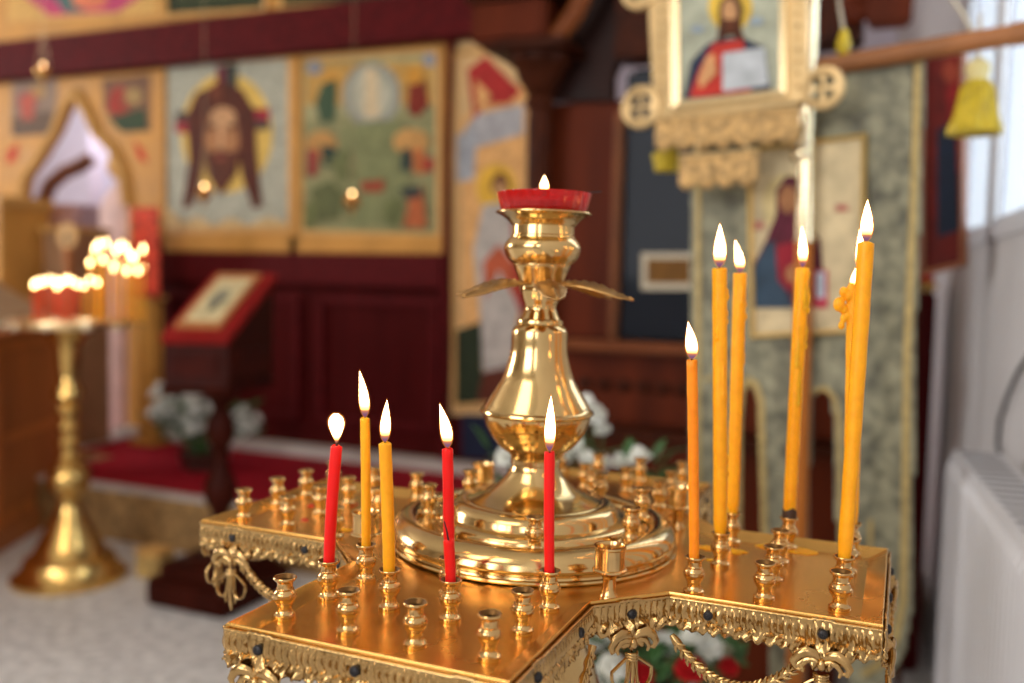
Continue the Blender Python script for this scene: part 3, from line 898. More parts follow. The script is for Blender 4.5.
MB().lathe([(.0005, .035 * S), (.012, .035 * S), (.012, .041 * S), (.0055, .046 * S), (.0005, .046 * S)], 20).build('wick_float', mat('float_metal', (0.7, 0.68, 0.62), 0.3, 1.0), g)
pr = [Vector((.03, .0, .083 * S)), Vector((.040, .004, .088 * S)), Vector((.052, .006, .091 * S))]
ax = rt.copy(); ax.z = 0; ax.normalize()
MB().tube([ax * .012 + Vector((0, 0, .042 * S)), ax * .034 + Vector((0, 0, .0185)), ax * .045 + Vector((0, 0, .0195))], .0005, 6).build('wick_wire', iron, g)
flame(g, Vector((0, 0, ZT + .995 * S + .068 * S)), 0.0135, 0.0038)

# ------------------------------------------------------------------ candles on the near stand
vh = Vector((fw.x, fw.y, 0)).normalized()


def candle(sx, sy, top_px, dia_px, M, label, fl=None, z=0.0, drips=(), blob=None, taper=0.9, socket_sooty=False, wick=True, base_dd=0.0, fat=False, lean=0.0, group=None, flh=None):
    """a taper standing in the socket at (sx, sy); its head is found where the photo's line of sight meets the upright plane facing the lens through its foot"""
    b = Vector((sx * S, sy * S, ZT + (z + .0985 * .5) * S))
    r = ray(*top_px); t = (b - CAM).dot(vh) / r.dot(vh)
    T = CAM + r * t
    rad = dia_px / 2 / FPX * (T - CAM).dot(fw)
    c = empty('candle', b, label, 'candle', group)
    ax_ = (T - b); Ln = ax_.length; ax_.normalize()
    mb = MB(); mb.use(M)
    n = 30; seg = 24; vs = []; fs = []
    e1 = ax_.orthogonal().normalized(); e2 = ax_.cross(e1)
    bend = random.uniform(-1, 1) * 0.0008
    rb = min(rad, hr * 0.55)
    for i in range(n + 1):
        q = i / n
        rr = rad * (1 + 0.02 * math.sin(q * 40 + sx * 9)) * (1.0 if q > 0.12 else rb / rad + (1 - rb / rad) * min(1, max(0, (q * Ln - hh * .5) / 0.004)))
        cpt = ax_ * (Ln * q) + e1 * bend * math.sin(PI * q)
        for k in range(seg):
            a = 2 * PI * k / seg
            vs.append(cpt + (e1 * math.cos(a) + e2 * math.sin(a)) * rr * (1 + 0.03 * math.sin(2 * a + q * 3)))
    # melted head with shallow pool
    for rr, dz in ((0.94, 0.0006), (0.80, 0.0009), (0.55, 0.0002), (0.25, 0.0003), (0.02, 0.0008)):
        for k in range(seg):
            a = 2 * PI * k / seg
            vs.append(ax_ * (Ln + dz + 0.0004 * math.sin(a * 2 + sx * 7)) + (e1 * math.cos(a) + e2 * math.sin(a)) * rr * rad)
    for i in range(n + 5):
        for k in range(seg):
            p, s2 = i * seg + k, i * seg + (k + 1) % seg
            fs.append((p, s2, s2 + seg, p + seg))
    fs.append(tuple(range(seg))[::-1])
    mb.add(vs, fs)
    # runs of wax down the side: (fraction from the top in metres, length, side -1..1 in the picture plane, size)
    sd = Vector((rt.x, rt.y, 0)).normalized()
    for (dz, ln, side, sz) in drips:
        ang = side * PI / 2
        o_ = (sd * math.sin(ang) - vh * math.cos(ang)) * rad * 0.96
        pts = []; rr = []
        for i in range(9):
            q = i / 8
            pts.append(ax_ * (Ln - dz - ln * q) + o_); rr.append(sz * (0.35 + 0.5 * q + 0.35 * math.sin(q * 9 + dz * 900)) if i < 8 else sz * 0.5)
        mb.tube(pts, rr, 8)
        mb.ball(pts[-1], sz * 1.15, 10, 8, (1, 1, 1.5))
    if blob:
        for (dx, dz, sz) in blob:
            mb.ball(ax_ * (Ln + dz) + sd * dx - vh * 0.001, sz, 12, 9, (1, 1, 1.25))
    if socket_sooty:
        mb.use(char)
        vs = []; fs = []
        for i in range(4):
            cpt = ax_ * (hh * .5 - 0.002 + 0.003 * i)
            for k in range(seg):
                a = 2 * PI * k / seg
                vs.append(cpt + ax_ * (0.0016 * math.sin(a * 3 + 1) * (i == 3) ) + (e1 * math.cos(a) + e2 * math.sin(a)) * rad * (1.05 if i < 3 else 0.97))
        for i in range(3):
            for k in range(seg):
                p, s2 = i * seg + k, i * seg + (k + 1) % seg; fs.append((p, s2, s2 + seg, p + seg))
        mb.add(vs, fs)
    wb_ = mb.build('wax_body', None, c, ang=50)
    if (drips or blob) and not socket_sooty:
        md = wb_.modifiers.new('melt', 'REMESH'); md.mode = 'VOXEL'; md.voxel_size = 0.0006; md.use_smooth_shade = True
        md = wb_.modifiers.new('soften', 'SMOOTH'); md.factor = 0.5; md.iterations = 3
    wl = 0.0048
    if fl == 'out':
        MB().tube([ax_ * Ln, ax_ * (Ln + .006) - sd * .0008, ax_ * (Ln + .012) - sd * .0022], [.0006, .0005, .0004], 7).build('wick', soot, c)
    elif wick:
        MB().tube([ax_ * (Ln - .0005), ax_ * (Ln + wl * .6), ax_ * (Ln + wl) + sd * 0.0008, ax_ * (Ln + wl * 1.25) + sd * 0.002], [.00075, .0007, .0006, .0005], 7).build('wick', soot, c)
    if fl and fl != 'out':
        tx, ty, wpx = fl        # flame tip and width in the photo
        dpt = (T - CAM).dot(fw)
        rr_ = ray(tx, ty); tip = CAM + rr_ * ((b - CAM).dot(vh) / rr_.dot(vh))
        fb = T + ax_ * 0.0016
        flame(c, fb, tip.z - fb.z, wpx / 2 / FPX * dpt, ((tip - fb).x, (tip - fb).y), fat=fat)
    return c


candle(-.266, -.718, (336.5, 447), 11.5, waxr, 'red candle with a round flame, leaning, beside the empty front corner sockets', (336, 414, 17), fat=True)
candle(-.258, -.558, (365, 419), 9.5, waxy, 'thin yellow candle with a long leaning flame, taller of the two at the front', (359.5, 371, 10.5))
candle(-.096, -.711, (385, 444), 12.5, waxy, 'yellow candle with an upright flame between the thin yellow one and the red ones', (387, 400, 11))
candle(-.012, -.559, (447.5, 449.5), 11, waxr, 'tall red candle with a leaning flame standing behind a burnt-out red stub', (439.5, 404, 12.5))
candle(.068, -.711, (448.5, 541), 10.5, waxr, 'short red candle stub with a bare black wick and no flame', 'out')
candle(.251, -.541, (549.5, 453), 10.5, waxr, 'upright red candle burning directly in front of the brass column', (551, 396, 12))
candle(.544, -.261, (692, 361), 10.5, waxo, 'thin dark amber candle, shortest of the right-hand group', (688, 322, 13))
candle(.562, .006, (719.5, 269), 14.5, waxy, 'thick yellow candle with wax runs down one edge, standing next to the amber one', (720, 224, 13), drips=((0.010, .010, .95, .0019), (0.024, .014, .95, .0014), (0.13, .02, .9, .0013), (.02, .03, -.4, .0012), (.06, .03, .2, .0010)))
candle(.552, .258, (740, 274), 13, waxy, 'yellow candle leaning behind the thick straight one, flame tilted', (735, 240, 10), drips=((0.02, .014, .9, .0016), (0.06, .05, .5, .0011), (.05, .02, .95, .0013), (.002, .02, .1, .0012)))
candle(.718, .278, (802.5, 269), 13.5, waxy, 'dripping yellow candle with a sooty black foot in front of the wooden pole', (802, 226, 9.5), drips=((0.002, .03, .75, .0019), (0.03, .03, .85, .0016), (.045, .03, -.2, .0014), (0.075, .03, .1, .0013), (.01, .02, .2, .0013)), socket_sooty=True)
candle(.896, -.078, (866, 243.5), 15.5, waxy, 'thickest and tallest yellow candle, closest to the end of the tray', (867.5, 200, 12.5))
candle(.897, .11, (853.5, 290), 13, waxy, 'yellow candle with a big lump of melted wax on its side', (858, 265, 8), blob=((-.0075, -.0015, .0030), (-.0105, -.0105, .0042), (-.0075, -.0135, .0032), (-.004, -.004, .0036), (-.0070, -.0205, .0026), (-.0085, -.0255, .0024), (-.0045, -.018, .0024), (-.002, .0015, .0030)))
candle(.898, .30, (860, 272), 12, waxy, 'yellow candle hidden behind the thickest one, only its flame showing', (860, 229, 9))

# wax and soot marks on the tray
mb = MB()
def splash(px, py, rx, ry, c):
    p = onz(px, py, ZT); b = MB()
    n = 18; vs = [(p.x, p.y, ZT + 0.0011)]
    ph = random.random() * 6
    for k in range(n):
        a = 2 * PI * k / n; q = 1 + 0.25 * math.sin(3 * a + ph) + 0.15 * math.sin(5 * a + 2 * ph)
        vs.append((p.x + rx * q * math.cos(a), p.y + ry * q * math.sin(a), ZT + 0.0007))
    for k in range(n): vs.append((Vector(vs[1 + k]) * 1).to_tuple()[:2] + (ZT + 0.0001,))
    fs = [(0, 1 + k, 1 + (k + 1) % n) for k in range(n)] + [(1 + k, 1 + n + k, 1 + n + (k + 1) % n, 1 + (k + 1) % n) for k in range(n)]
    b.add(vs, fs); return b.build('wax_drip', c, stand)
for a in ((790, 549, .022, .010, waxy), (738, 552, .006, .006, waxy), (718, 561, .007, .003, waxy), (705, 548, .008, .005, waxy), (366, 580, .0018, .0018, waxy), (352, 505, .004, .005, waxr), (305, 520, .003, .003, waxr), (311, 506, .003, .003, waxr), (396, 522, .005, .004, waxr), (345, 530, .005, .003, waxy), (815, 545, .015, .006, waxy)):
    splash(*a)

# ------------------------------------------------------------------ far candle stand
fb_ = onz(70, 578, 0); DS = (fb_ - CAM).dot(fw)
cs = empty('candle_stand', fb_, 'brass candle stand with a round tray of burning candles beside the slanted desk', 'candle stand')
zt2 = at(74, 322, DS).z
k_ = DS / FPX
def zy(y): return at(72, y, DS).z
pp = [(.001, 0.0), (54 * k_, 0.0), (54 * k_, .02), (50 * k_, .03)]
for y, h in ((563, 44), (556, 42), (553, 36), (540, 29), (530, 24), (515, 16), (505, 10), (497, 10), (492, 13), (484, 19), (475, 21), (467, 18), (460, 10), (455, 12), (450, 9), (440, 12), (434, 8), (425, 12), (418, 8), (408, 12), (402, 8), (396, 14), (388, 14), (382, 9), (372, 9), (360, 11), (348, 12), (338, 17), (331, 24), (328, 26)):
    pp.append((h * k_, zy(y)))
b2 = mat('far_brass', (0.74, 0.48, 0.16), 0.22, 1.0, var=0.1)
o = MB().lathe(pp, 40).build('pedestal', b2, cs)
RT = 54 * k_
MB().lathe([(.001, zy(327)), (RT * .8, zy(327)), (RT * .98, zy(326)), (RT, zt2), (RT * .985, zt2 + .012), (RT * .95, zt2 + .008), (RT * .94, zy(325)), (.001, zy(325))], 48).build('tray', mat('pale_tray_brass', (0.85, 0.62, 0.34), .3, 1.0), cs)
for a in range(10):
    q = 2 * PI * a / 10 + .2
    MB().ball((RT * math.cos(q), RT * math.sin(q), zt2 - .012), .014, 10, 8).build('rim_boss', mat('pale_brass', (0.85, 0.75, 0.55), 0.3, 1.0), cs)
zfl = zy(325)


def far_candle(px, py_top, dd, M, r, label, group, hpx, lit=True):
    """small candle on the far stand: its head at the pixel, at depth DS+dd"""
    T = at(px, py_top, DS + dd)
    c = empty('candle', (T.x, T.y, zfl), label, 'candle', group)
    h = T.z - zfl
    MB().lathe([(r, 0), (r, h * .98), (r * .7, h), (.0005, h)], 10).build('wax_body', M, c)
    MB().lathe([(r * 2.2, 0), (r * 2.2, .004), (r * 1.3, .008), (r * 1.6, .018), (r * 1.0, .02)], 12).build('candle_socket', b2, cs).location = (T.x - fb_.x, T.y - fb_.y, zfl)
    if lit: flame(c, Vector((T.x, T.y, T.z + .002)), hpx * 1.25 * k_, 0.0064, seg=8, shell=False, rings=7)
    return c


redo = mat('orange_red_wax', (0.80, 0.06, 0.012), .4, spec=.2)
lr = 'short red candle burning in the low row on the far round tray'
ly = 'tall thin yellow candle burning in the cluster on the far round tray'
for i, (x, y) in enumerate(((34, 290), (43, 287), (49, 285), (55, 286), (61, 288), (66, 285), (71, 286), (77, 289), (57, 291), (38, 288))):
    far_candle(x, y, (-.12, -.05, .04, .1, -.08)[i % 5], redo, .0045, lr, 'short red candles on the far round tray', 7)
for i, (x, y) in enumerate(((84, 290), (90, 284), (97, 287))):
    far_candle(x, y, (-.05, .06, -.1)[i], waxy, .004, 'short yellow candle burning between the red row and the tall cluster on the far tray', 'short yellow candles on the far round tray', 6)
for i, (x, y) in enumerate(((95, 255), (106, 249), (103, 265), (90, 268), (116, 256), (121, 252), (126, 254), (116, 267), (114, 273), (134, 263), (143, 255), (127, 276), (143, 272), (138, 276), (99, 250), (131, 262))):
    T = at(x, y, DS)
    dd = (-.10, .07, .0, .12, -.06)[i % 5]
    # keep feet on the tray
    q = at(x, 325, DS + dd); v2 = Vector((q.x - fb_.x, q.y - fb_.y))
    far_candle(min(x, 124 if True else x), y, dd, waxy, .004, ly, 'tall yellow candles on the far round tray', 8) if x <= 124 else far_candle(x, y, dd * .5, waxy, .004, ly, 'tall yellow candles on the far round tray', 8)

# ------------------------------------------------------------------ lectern
redwood = mat('dark_cherry_wood', (0.040, 0.006, 0.003), 0.4, var=0.35, vscale=14, wood=True, spec=.06)
redcl = mat('red_lectern_cloth', (0.26, 0.010, 0.008), 0.7, var=0.15, spec=.15)
d0 = 3.22
lc = onz(205, 592, 0.0)
DL = (lc - CAM).dot(fw)
DL = 3.3
Fl, Fr = at(159.5, 337, DL - .1), at(227, 345.5, DL - .1); Bl, Br = at(215, 272.5, DL + .22), at(280, 276.5, DL + .22)
Fr = Vector((Fr.x, Fr.y, Fl.z)); Br.z = Bl.z
Br = Bl + (Fr - Fl)
ctr = (Fl + Fr + Bl + Br) / 4
lec = empty('lectern', Vector((ctr.x, ctr.y, 0)), 'dark cherry lectern with a sloping red-bordered top in front of the wine red boards', 'lectern')
nrm = (Fr - Fl).cross(Bl - Fl).normalized()
if nrm.z < 0: nrm = -nrm
sbuild(MB().prism([Fl, Fr, Br, Bl], -nrm * .03), 'sloping_top', redcl, lec)
zb = Fl.z - .17
dn = lambda p, z: Vector((p.x, p.y, z))
i_ = lambda p: p + (ctr - p) * .07
f1, f2, g1, g2 = i_(Fl), i_(Fr), i_(Bl), i_(Br)
mb = MB(); k3 = nrm * -.031
mb.hexa([f1 + k3, f2 + k3, g2 + k3, g1 + k3, dn(f1, zb), dn(f2, zb), dn(g2, zb), dn(g1, zb)])
sbuild(mb, 'desk_body', redwood, lec)
mb = MB()
for sdv in (0, 1):
    a_, b_2 = (f1, f2) if sdv == 0 else (f2, g2)
    nn2 = (b_2 - a_).cross(Vector((0, 0, 1))).normalized()
    if nn2.dot(ctr - a_) > 0: nn2 = -nn2
    A_, B_ = a_ + (b_2 - a_) * .12, a_ + (b_2 - a_) * .88
    z0, z1 = zb + .03, Fl.z - .05
    mb.prism([dn(A_, z0) + nn2 * .006, dn(B_, z0) + nn2 * .006, dn(B_, z1) + nn2 * .006, dn(A_, z1) + nn2 * .006], -nn2 * .008)
sbuild(mb, 'desk_panel', mat('cherry_panel', (0.050, 0.007, 0.004), 0.4, var=0.3, vscale=14, spec=.06), lec)
mb = MB(); e_ = .03
sbuild(mb.hexa([dn(Fl, zb), dn(Fr, zb), dn(Br, zb), dn(Bl, zb), dn(f1, zb - .03), dn(f2, zb - .03), dn(g2, zb - .03), dn(g1, zb - .03)]), 'desk_moulding', redwood, lec)
pr_l = [(.12, .14), (.12, .155), (.10, .165), (.055, .16), (.035, .2), (.032, .32), (.055, .36), (.06, .42), (.04, .47), (.028, .50), (.028, .56), (.05, .60), (.05, .66), (.03, .70), (.03, zb - .09), (.06, zb - .05), (.08, zb - .03)]
o = MB().lathe(smoothprof(pr_l, 2), 24).build('turned_leg', redwood, lec)
sbuild(MB().box(ctr.x - .18, ctr.x + .18, ctr.y - .19, ctr.y + .19, 0.0, .10, .012).box(ctr.x - .15, ctr.x + .15, ctr.y - .16, ctr.y + .16, .09, .15, .012), 'foot', redwood, lec)
# framed icon on the desk
ic = empty('framed_icon', (Fl + Fr + Bl + Br) / 4, 'small pale icon in a gilt frame lying on the sloping red lectern top', 'icon')
U, V = (Fr - Fl), (Bl - Fl)
def q2(u, v, k=0): return Fl + U * u + V * v + nrm * k
mb = MB().prism([q2(.12, .12, .012), q2(.80, .12, .012), q2(.80, .95, .012), q2(.12, .95, .012)], -nrm * .0115)
sbuild(mb, 'frame_board', mat('copper_gilt_frame', (0.45, .17, .05), .4, var=.1), ic)
mb = MB(); mb.use(flat('cdbb8e')); mb.poly([q2(.20, .20, .0126), q2(.72, .20, .0126), q2(.72, .86, .0126), q2(.20, .86, .0126)])
mb.use(flat('8f8a74')); mb.poly([q2(.45 + .13 * math.cos(a), .55 + .15 * math.sin(a), .0132) for a in [2 * PI * k / 20 for k in range(20)]])
mb.use(flat('6a6a5c')); mb.poly([q2(.40, .35, .0138), q2(.52, .35, .0138), q2(.49, .58, .0138), q2(.42, .58, .0138)])
sbuild(mb, 'painting', None, ic)

# ------------------------------------------------------------------ slanted wooden desk at the far left and small things round the doorway
ow = mat('amber_brown_wood', (0.60, 0.21, 0.055), 0.45, var=0.3, vscale=9, wood=True, spec=.2)
owd = mat('dark_amber_wood', (0.42, 0.14, 0.040), 0.45, var=0.3, vscale=9, wood=True, spec=.2)
f0 = onz(0, 549, 0); f1_ = onz(62, 512, 0)
dcab = (f1_ - f0).normalized(); ncab = Vector((dcab.y, -dcab.x, 0))
if ncab.dot(CAM - f0) < 0: ncab = -ncab
cabt = empty('slanted_desk', f0, 'amber brown wooden desk with a sloping cloth-covered top beside the far candle stand', 'desk')
Bk = f1_; Nr = f0 - dcab * .8
zl = at(0, 340, (f0 - CAM).dot(fw)).z; zh = at(50, 300, (f1_ - CAM).dot(fw)).z
bk = -ncab * .48
sbuild(MB().hexa([dn(Nr, 0.06), dn(Bk, 0.06), dn(Bk, zl), dn(Nr, zl), dn(Nr, 0.06) + bk, dn(Bk, 0.06) + bk, dn(Bk, zl) + bk, dn(Nr, zl) + bk]), 'desk_body', ow, cabt)
e1_ = ncab * .03
sbuild(MB().hexa([dn(Nr, 0) + e1_, dn(Bk, 0) + e1_, dn(Bk, .1) + e1_, dn(Nr, .1) + e1_, dn(Nr, 0) + bk, dn(Bk, 0) + bk, dn(Bk, .1) + bk, dn(Nr, .1) + bk]), 'plinth', owd, cabt)
e2_ = dcab * .03 + ncab * .04; e3_ = -dcab * .03 + ncab * .04
up_ = Vector((0, 0, .30))
sbuild(MB().hexa([dn(Nr, zl) + e3_, dn(Bk, zl) + e2_, dn(Bk, zl + .035) + e2_, dn(Nr, zl + .035) + e3_, dn(Nr, zl) + bk, dn(Bk, zl) + bk, dn(Bk, zl + .035) + bk + up_, dn(Nr, zl + .035) + bk + up_]), 'sloping_top', owd, cabt)
mb = MB()
for (ta, tb) in ((.06, .46), (.54, .94)):
    A_, B_ = Nr + (Bk - Nr) * ta, Nr + (Bk - Nr) * tb
    for (za, zb_) in ((.16, zl * .5), (zl * .55, zl - .05)):
        mb.prism([dn(A_, za) + ncab * .012, dn(B_, za) + ncab * .012, dn(B_, zb_) + ncab * .012, dn(A_, zb_) + ncab * .012], -ncab * .014)
sbuild(mb, 'door_panel', owd, cabt)
sbuild(MB().hexa([dn(Nr, zl + .04) + e3_ * .5, dn(Bk, zl + .04) + e3_ * .3, dn(Bk, zl + .055) + e3_ * .3, dn(Nr, zl + .055) + e3_ * .5, dn(Nr, zl + .04) + bk * .9 + up_ * .9, dn(Bk, zl + .04) + bk * .9 + up_ * .9, dn(Bk, zl + .06) + bk * .9 + up_ * .9, dn(Nr, zl + .06) + bk * .9 + up_ * .9]), 'desk_cloth', mat('sand_coloured_cloth', (0.45, 0.30, 0.17), 0.8, var=0.3, vscale=20), cabt)
# gilded shrine box and round icon by the doorway
bx0 = at(-6, 262, 4.9)
bxt = empty('gilded_box', Vector((bx0.x, bx0.y, HS)), 'tall ochre gilded box with a cross on its face behind the slanted desk', 'box')
zbx = at(12, 196, 4.9).z
sbuild(MB().box(bx0.x - .14, bx0.x + .06, bx0.y, bx0.y + .3, HS, zbx - .06, .01), 'box_body', gold, bxt)
sbuild(MB().box(bx0.x - .16, bx0.x + .08, bx0.y - .02, bx0.y + .32, zbx - .06, zbx, .01), 'box_lid', goldl, bxt)
mb = MB().box(bx0.x - .035, bx0.x - .015, bx0.y - .008, bx0.y, zbx - .32, zbx - .1, .002).box(bx0.x - .075, bx0.x + .025, bx0.y - .0085, bx0.y - .0005, zbx - .18, zbx - .16, .002)
sbuild(mb, 'cross', owd, bxt)
rc = at(67, 236, 4.7)
rs = empty('round_icon', Vector((rc.x, rc.y, rc.z)), 'small round gilt icon on a dark stem above the far candle tray', 'icon')
mb = MB(); n = 32
disc = [rc + Vector((.068 * math.cos(2 * PI * k / n), 0, .068 * math.sin(2 * PI * k / n))) for k in range(n)]
sbuild(mb.prism(disc, Vector((0, .015, 0))), 'gilt_disc', goldl, rs)
mb = MB(); fgr = [(-.012, -.04), (.012, -.04), (.016, -.01), (.008, .012), (.008, .028), (-.008, .028), (-.008, .012), (-.016, -.01)]
sbuild(mb.prism([rc + Vector((x, -.003, z)) for x, z in fgr], Vector((0, .003, 0))), 'painting', flat('2f3034'), rs)
sbuild(MB().tube([rc + Vector((0, .008, -.06)), Vector((rc.x, rc.y + .008, HS + .02))], [.02, .02], 12), 'stem', owd, rs, True)
wb = at(58, 226, 4.95)
wbt = empty('wooden_chest', Vector((wb.x, wb.y, HS)), 'plain light brown wooden chest standing behind the small round icon', 'chest')
sbuild(MB().box(wb.x - .12, wb.x + .11, wb.y, wb.y + .25, HS, wb.z - .03, .008), 'chest_body', mat('light_brown_board', (0.34, .18, .09), .5, var=.15), wbt)
sbuild(MB().box(wb.x - .135, wb.x + .125, wb.y - .015, wb.y + .26, wb.z - .03, wb.z, .008), 'chest_lid', goldl, wbt)
sbuild(MB().lathe([(.10, HS), (.10, HS + .02), (.03, HS + .04)], 20, (rc.x, rc.y + .008, 0)), 'foot', owd, rs, True)
# small gold box on the floor beside the far stand's foot
gb = onz(128, 584, 0)
gbx = empty('gilded_chest', gb, 'small gold patterned chest on the floor between the far candle stand and the lectern', 'chest')
sbuild(MB().box(gb.x - .04, gb.x + .08, gb.y + .07, gb.y + .17, 0, .095, .008), 'chest_body', riserm if False else mat('gold_brocade', (0.42, 0.27, 0.09), 0.5, var=0.5, vscale=40), gbx)
sbuild(MB().box(gb.x - .045, gb.x + .085, gb.y + .065, gb.y + .175, .096, .115, .008), 'chest_lid', goldl, gbx)
pc = onz(150, 552, .13)
# hanging oil lamps in front of the screen
chain = mat('lamp_chain', (0.55, 0.42, 0.25), 0.35, 1.0)
def lampada(px, py, d, label, lit=True):
    c = at(px, py, d)
    h = empty('hanging_oil_lamp', c, label, 'oil lamp')
    MB().lathe([(.002, -.055), (.010, -.045), (.006, -.035), (.022, -.02), (.036, 0), (.038, .012), (.034, .014), (.028, 0), (.002, -.012)], 24).build('lamp_bowl', b2, h)
    MB().lathe([(.003, -.005), (.026, .006), (.030, .034), (.027, .034), (.022, .01), (.002, .003)], 20).build('glass_cup', mat('amber_lamp_glass', (0.8, 0.35, 0.08), 0.1, trans=0.6), h)
    for k in range(3):
        a = 2 * PI * k / 3 + .4
        MB().tube([(.037 * math.cos(a), .037 * math.sin(a), .012), (.012 * math.cos(a), .012 * math.sin(a), .16), (0, 0, .22)], .0015, 5).build('chain', chain, h)
    MB().tube([(0, 0, .22), (0, 0, 4.2 - c.z)], .0015, 5).build('hanging_cord', chain, h)
    if lit: flame(h, c + Vector((0, 0, .026)), .024, .0075, seg=8, shell=False, rings=7)
lampada(43, 74, 4.6, 'small oil lamp burning on a chain over the arched doorway')
lampada(204, 195, 4.3, 'small brass oil lamp hanging in front of the haloed head icon')
lampada(352, 203, 4.0, 'small brass oil lamp hanging in front of the grey and green icon')

# ------------------------------------------------------------------ flowers
petal_w = mat('white_petal', (0.90, 0.90, 0.84), 0.6, sss=0.15, ssr=(1, 1, .8), ssc=.003, var=.06)
petal_r = mat('red_petal', (0.55, 0.01, 0.015), 0.6, var=.1)
leafm = mat('green_leaf', (0.035, 0.10, 0.025), 0.45, var=.35, vscale=30)
stemm = mat('stem_green', (0.05, 0.12, 0.03), 0.6)
vasem = mat('dark_glazed_pot', (0.05, 0.02, 0.015), 0.3, var=.2)


def blossom_mesh(r):
    mb = MB()
    for ring_, (n, ri, tilt) in enumerate(((3, .35, 1.25), (4, .6, .95), (5, .85, .6), (6, 1.0, .25))):
        for k in range(n):
            a = 2 * PI * (k / n + ring_ * .17); vs = []; fs = []
            for i in range(5):
                t = i / 4
                wd = math.sin(PI * (t * .8 + .12)) * r * .55
                for j in range(5):
                    s_ = j / 4 * 2 - 1
                    rad_ = r * ri * (.12 + .9 * t * math.cos(tilt) + .1 * math.sin(PI * t))
                    z = r * (.9 * t * math.sin(tilt) + .12 * s_ * s_) + r * .1 * (3 - ring_)
                    x = rad_ * math.cos(a) - s_ * wd * math.sin(a); y = rad_ * math.sin(a) + s_ * wd * math.cos(a)
                    vs.append((x, y, z))
            for i in range(4):
                for j in range(4):
                    q = i * 5 + j; fs.append((q, q + 1, q + 6, q + 5))
            mb.add(vs, fs)
    mb.ball((0, 0, r * .45), r * .3, 8, 6)
    return mb


def leaves_mb(pts, size, rnd):
    mb = MB()
    for p in pts:
        a = rnd.uniform(0, 2 * PI); el_ = rnd.uniform(-.5, 1.0); L = size * rnd.uniform(.7, 1.3)
        dv = Vector((math.cos(a) * math.cos(el_), math.sin(a) * math.cos(el_), math.sin(el_))); sv = dv.cross(Vector((0, 0, 1))).normalized(); nv = sv.cross(dv)
        p = Vector(p); w2 = L * .26
        vs = [p, p + dv * L * .35 + sv * w2, p + dv * L * .35 + nv * -w2 * .3, p + dv * L * .35 - sv * w2, p + dv * L * .7 + sv * w2 * .8, p + dv * L * .7 - nv * w2 * .2, p + dv * L * .7 - sv * w2 * .8, p + dv * L + nv * w2 * -.4]
        mb.add(vs, [(0, 1, 2), (0, 2, 3), (1, 4, 5, 2), (2, 5, 6, 3), (4, 7, 5), (5, 7, 6)])
    return mb


def bouquet(root, heads, leafpts, size, hr_, pot, seed):
    rnd = random.Random(seed); first_ = {}
    for (p, c) in heads:
        M = petal_w if c == 'w' else petal_r
        if c not in first_:
            o = blossom_mesh(hr_).build('blossom', M, root, ang=60); first_[c] = o
        else: o = dup(first_[c], root)
        o.location = Vector(p) - root.location
        o.scale = (rnd.uniform(.8, 1.2),) * 3
        v = Vector((CAM - Vector(p))).normalized() * .6 + Vector((rnd.uniform(-.6, .6), rnd.uniform(-.6, .6), 1.0 + rnd.uniform(-.2, .5)))
        o.rotation_euler = v.to_track_quat('Z', 'Y').to_euler()
    lf = leaves_mb([Vector(p) - root.location for p in leafpts], size, rnd).build('foliage', leafm, root)
    lf.modifiers.new('t', 'SOLIDIFY').thickness = .0006
    mb = MB()
    for (p, c) in heads:
        q = Vector(p) - root.location
        mb.tube([Vector((q.x * .1, q.y * .1, pot * .8)), Vector((q.x * .5, q.y * .5, pot + (q.z - pot) * .5)), q], .002, 5)
    mb.build('stems', stemm, root)


# tall arrangement behind the near stand
bc = at(590, 500, 1.55); bc.z = 0
fl_ = empty('flower_arrangement', bc, 'tall arrangement of white and red flowers in a dark urn behind the cross-shaped stand', 'flowers')
MB().lathe(smoothprof([(.001, 0), (.09, 0), (.09, .02), (.05, .05), (.06, .1), (.12, .2), (.13, .3), (.10, .38), (.12, .4), (.11, .4), (.09, .36), (.001, .3)], 3), 32).build('urn', vasem, fl_)
rnd = random.Random(3)
hd = []
for (x, y) in ((584, 408), (594, 416), (573, 452), (563, 461), (603, 432), (640, 462), (508, 459), (516, 452), (520, 466), (586, 462), (600, 466), (622, 463), (573, 440)):
    hd.append((at(x, y, rnd.uniform(1.45, 1.7)), 'w'))
for (x, y, c) in ((575, 640, 'w'), (598, 650, 'w'), (612, 668, 'w'), (605, 634, 'w'), (654, 640, 'w'), (708, 648, 'w'), (714, 640, 'w'), (668, 646, 'w'), (690, 640, 'w'), (700, 662, 'w'), (590, 676, 'w'), (640, 676, 'r'), (690, 672, 'r'), (712, 676, 'r'), (728, 668, 'r'), (672, 680, 'r'), (622, 690, 'w'), (655, 690, 'r')):
    hd.append((at(x, y, rnd.uniform(1.35, 1.55)), c))
lp = [at(rnd.uniform(495, 665), rnd.uniform(448, 500), rnd.uniform(1.45, 1.7)) for _ in range(60)] + [at(rnd.uniform(560, 740), rnd.uniform(625, 700), rnd.uniform(1.4, 1.7)) for _ in range(120)] + [at(rnd.uniform(500, 690), rnd.uniform(500, 625), rnd.uniform(1.45, 1.7)) for _ in range(80)] + [at(640, 446, 1.55), at(644, 452, 1.55), at(638, 458, 1.5), at(492, 452, 1.6), at(498, 456, 1.6)]
bouquet(fl_, hd, lp, .055, .020, .38, 5)
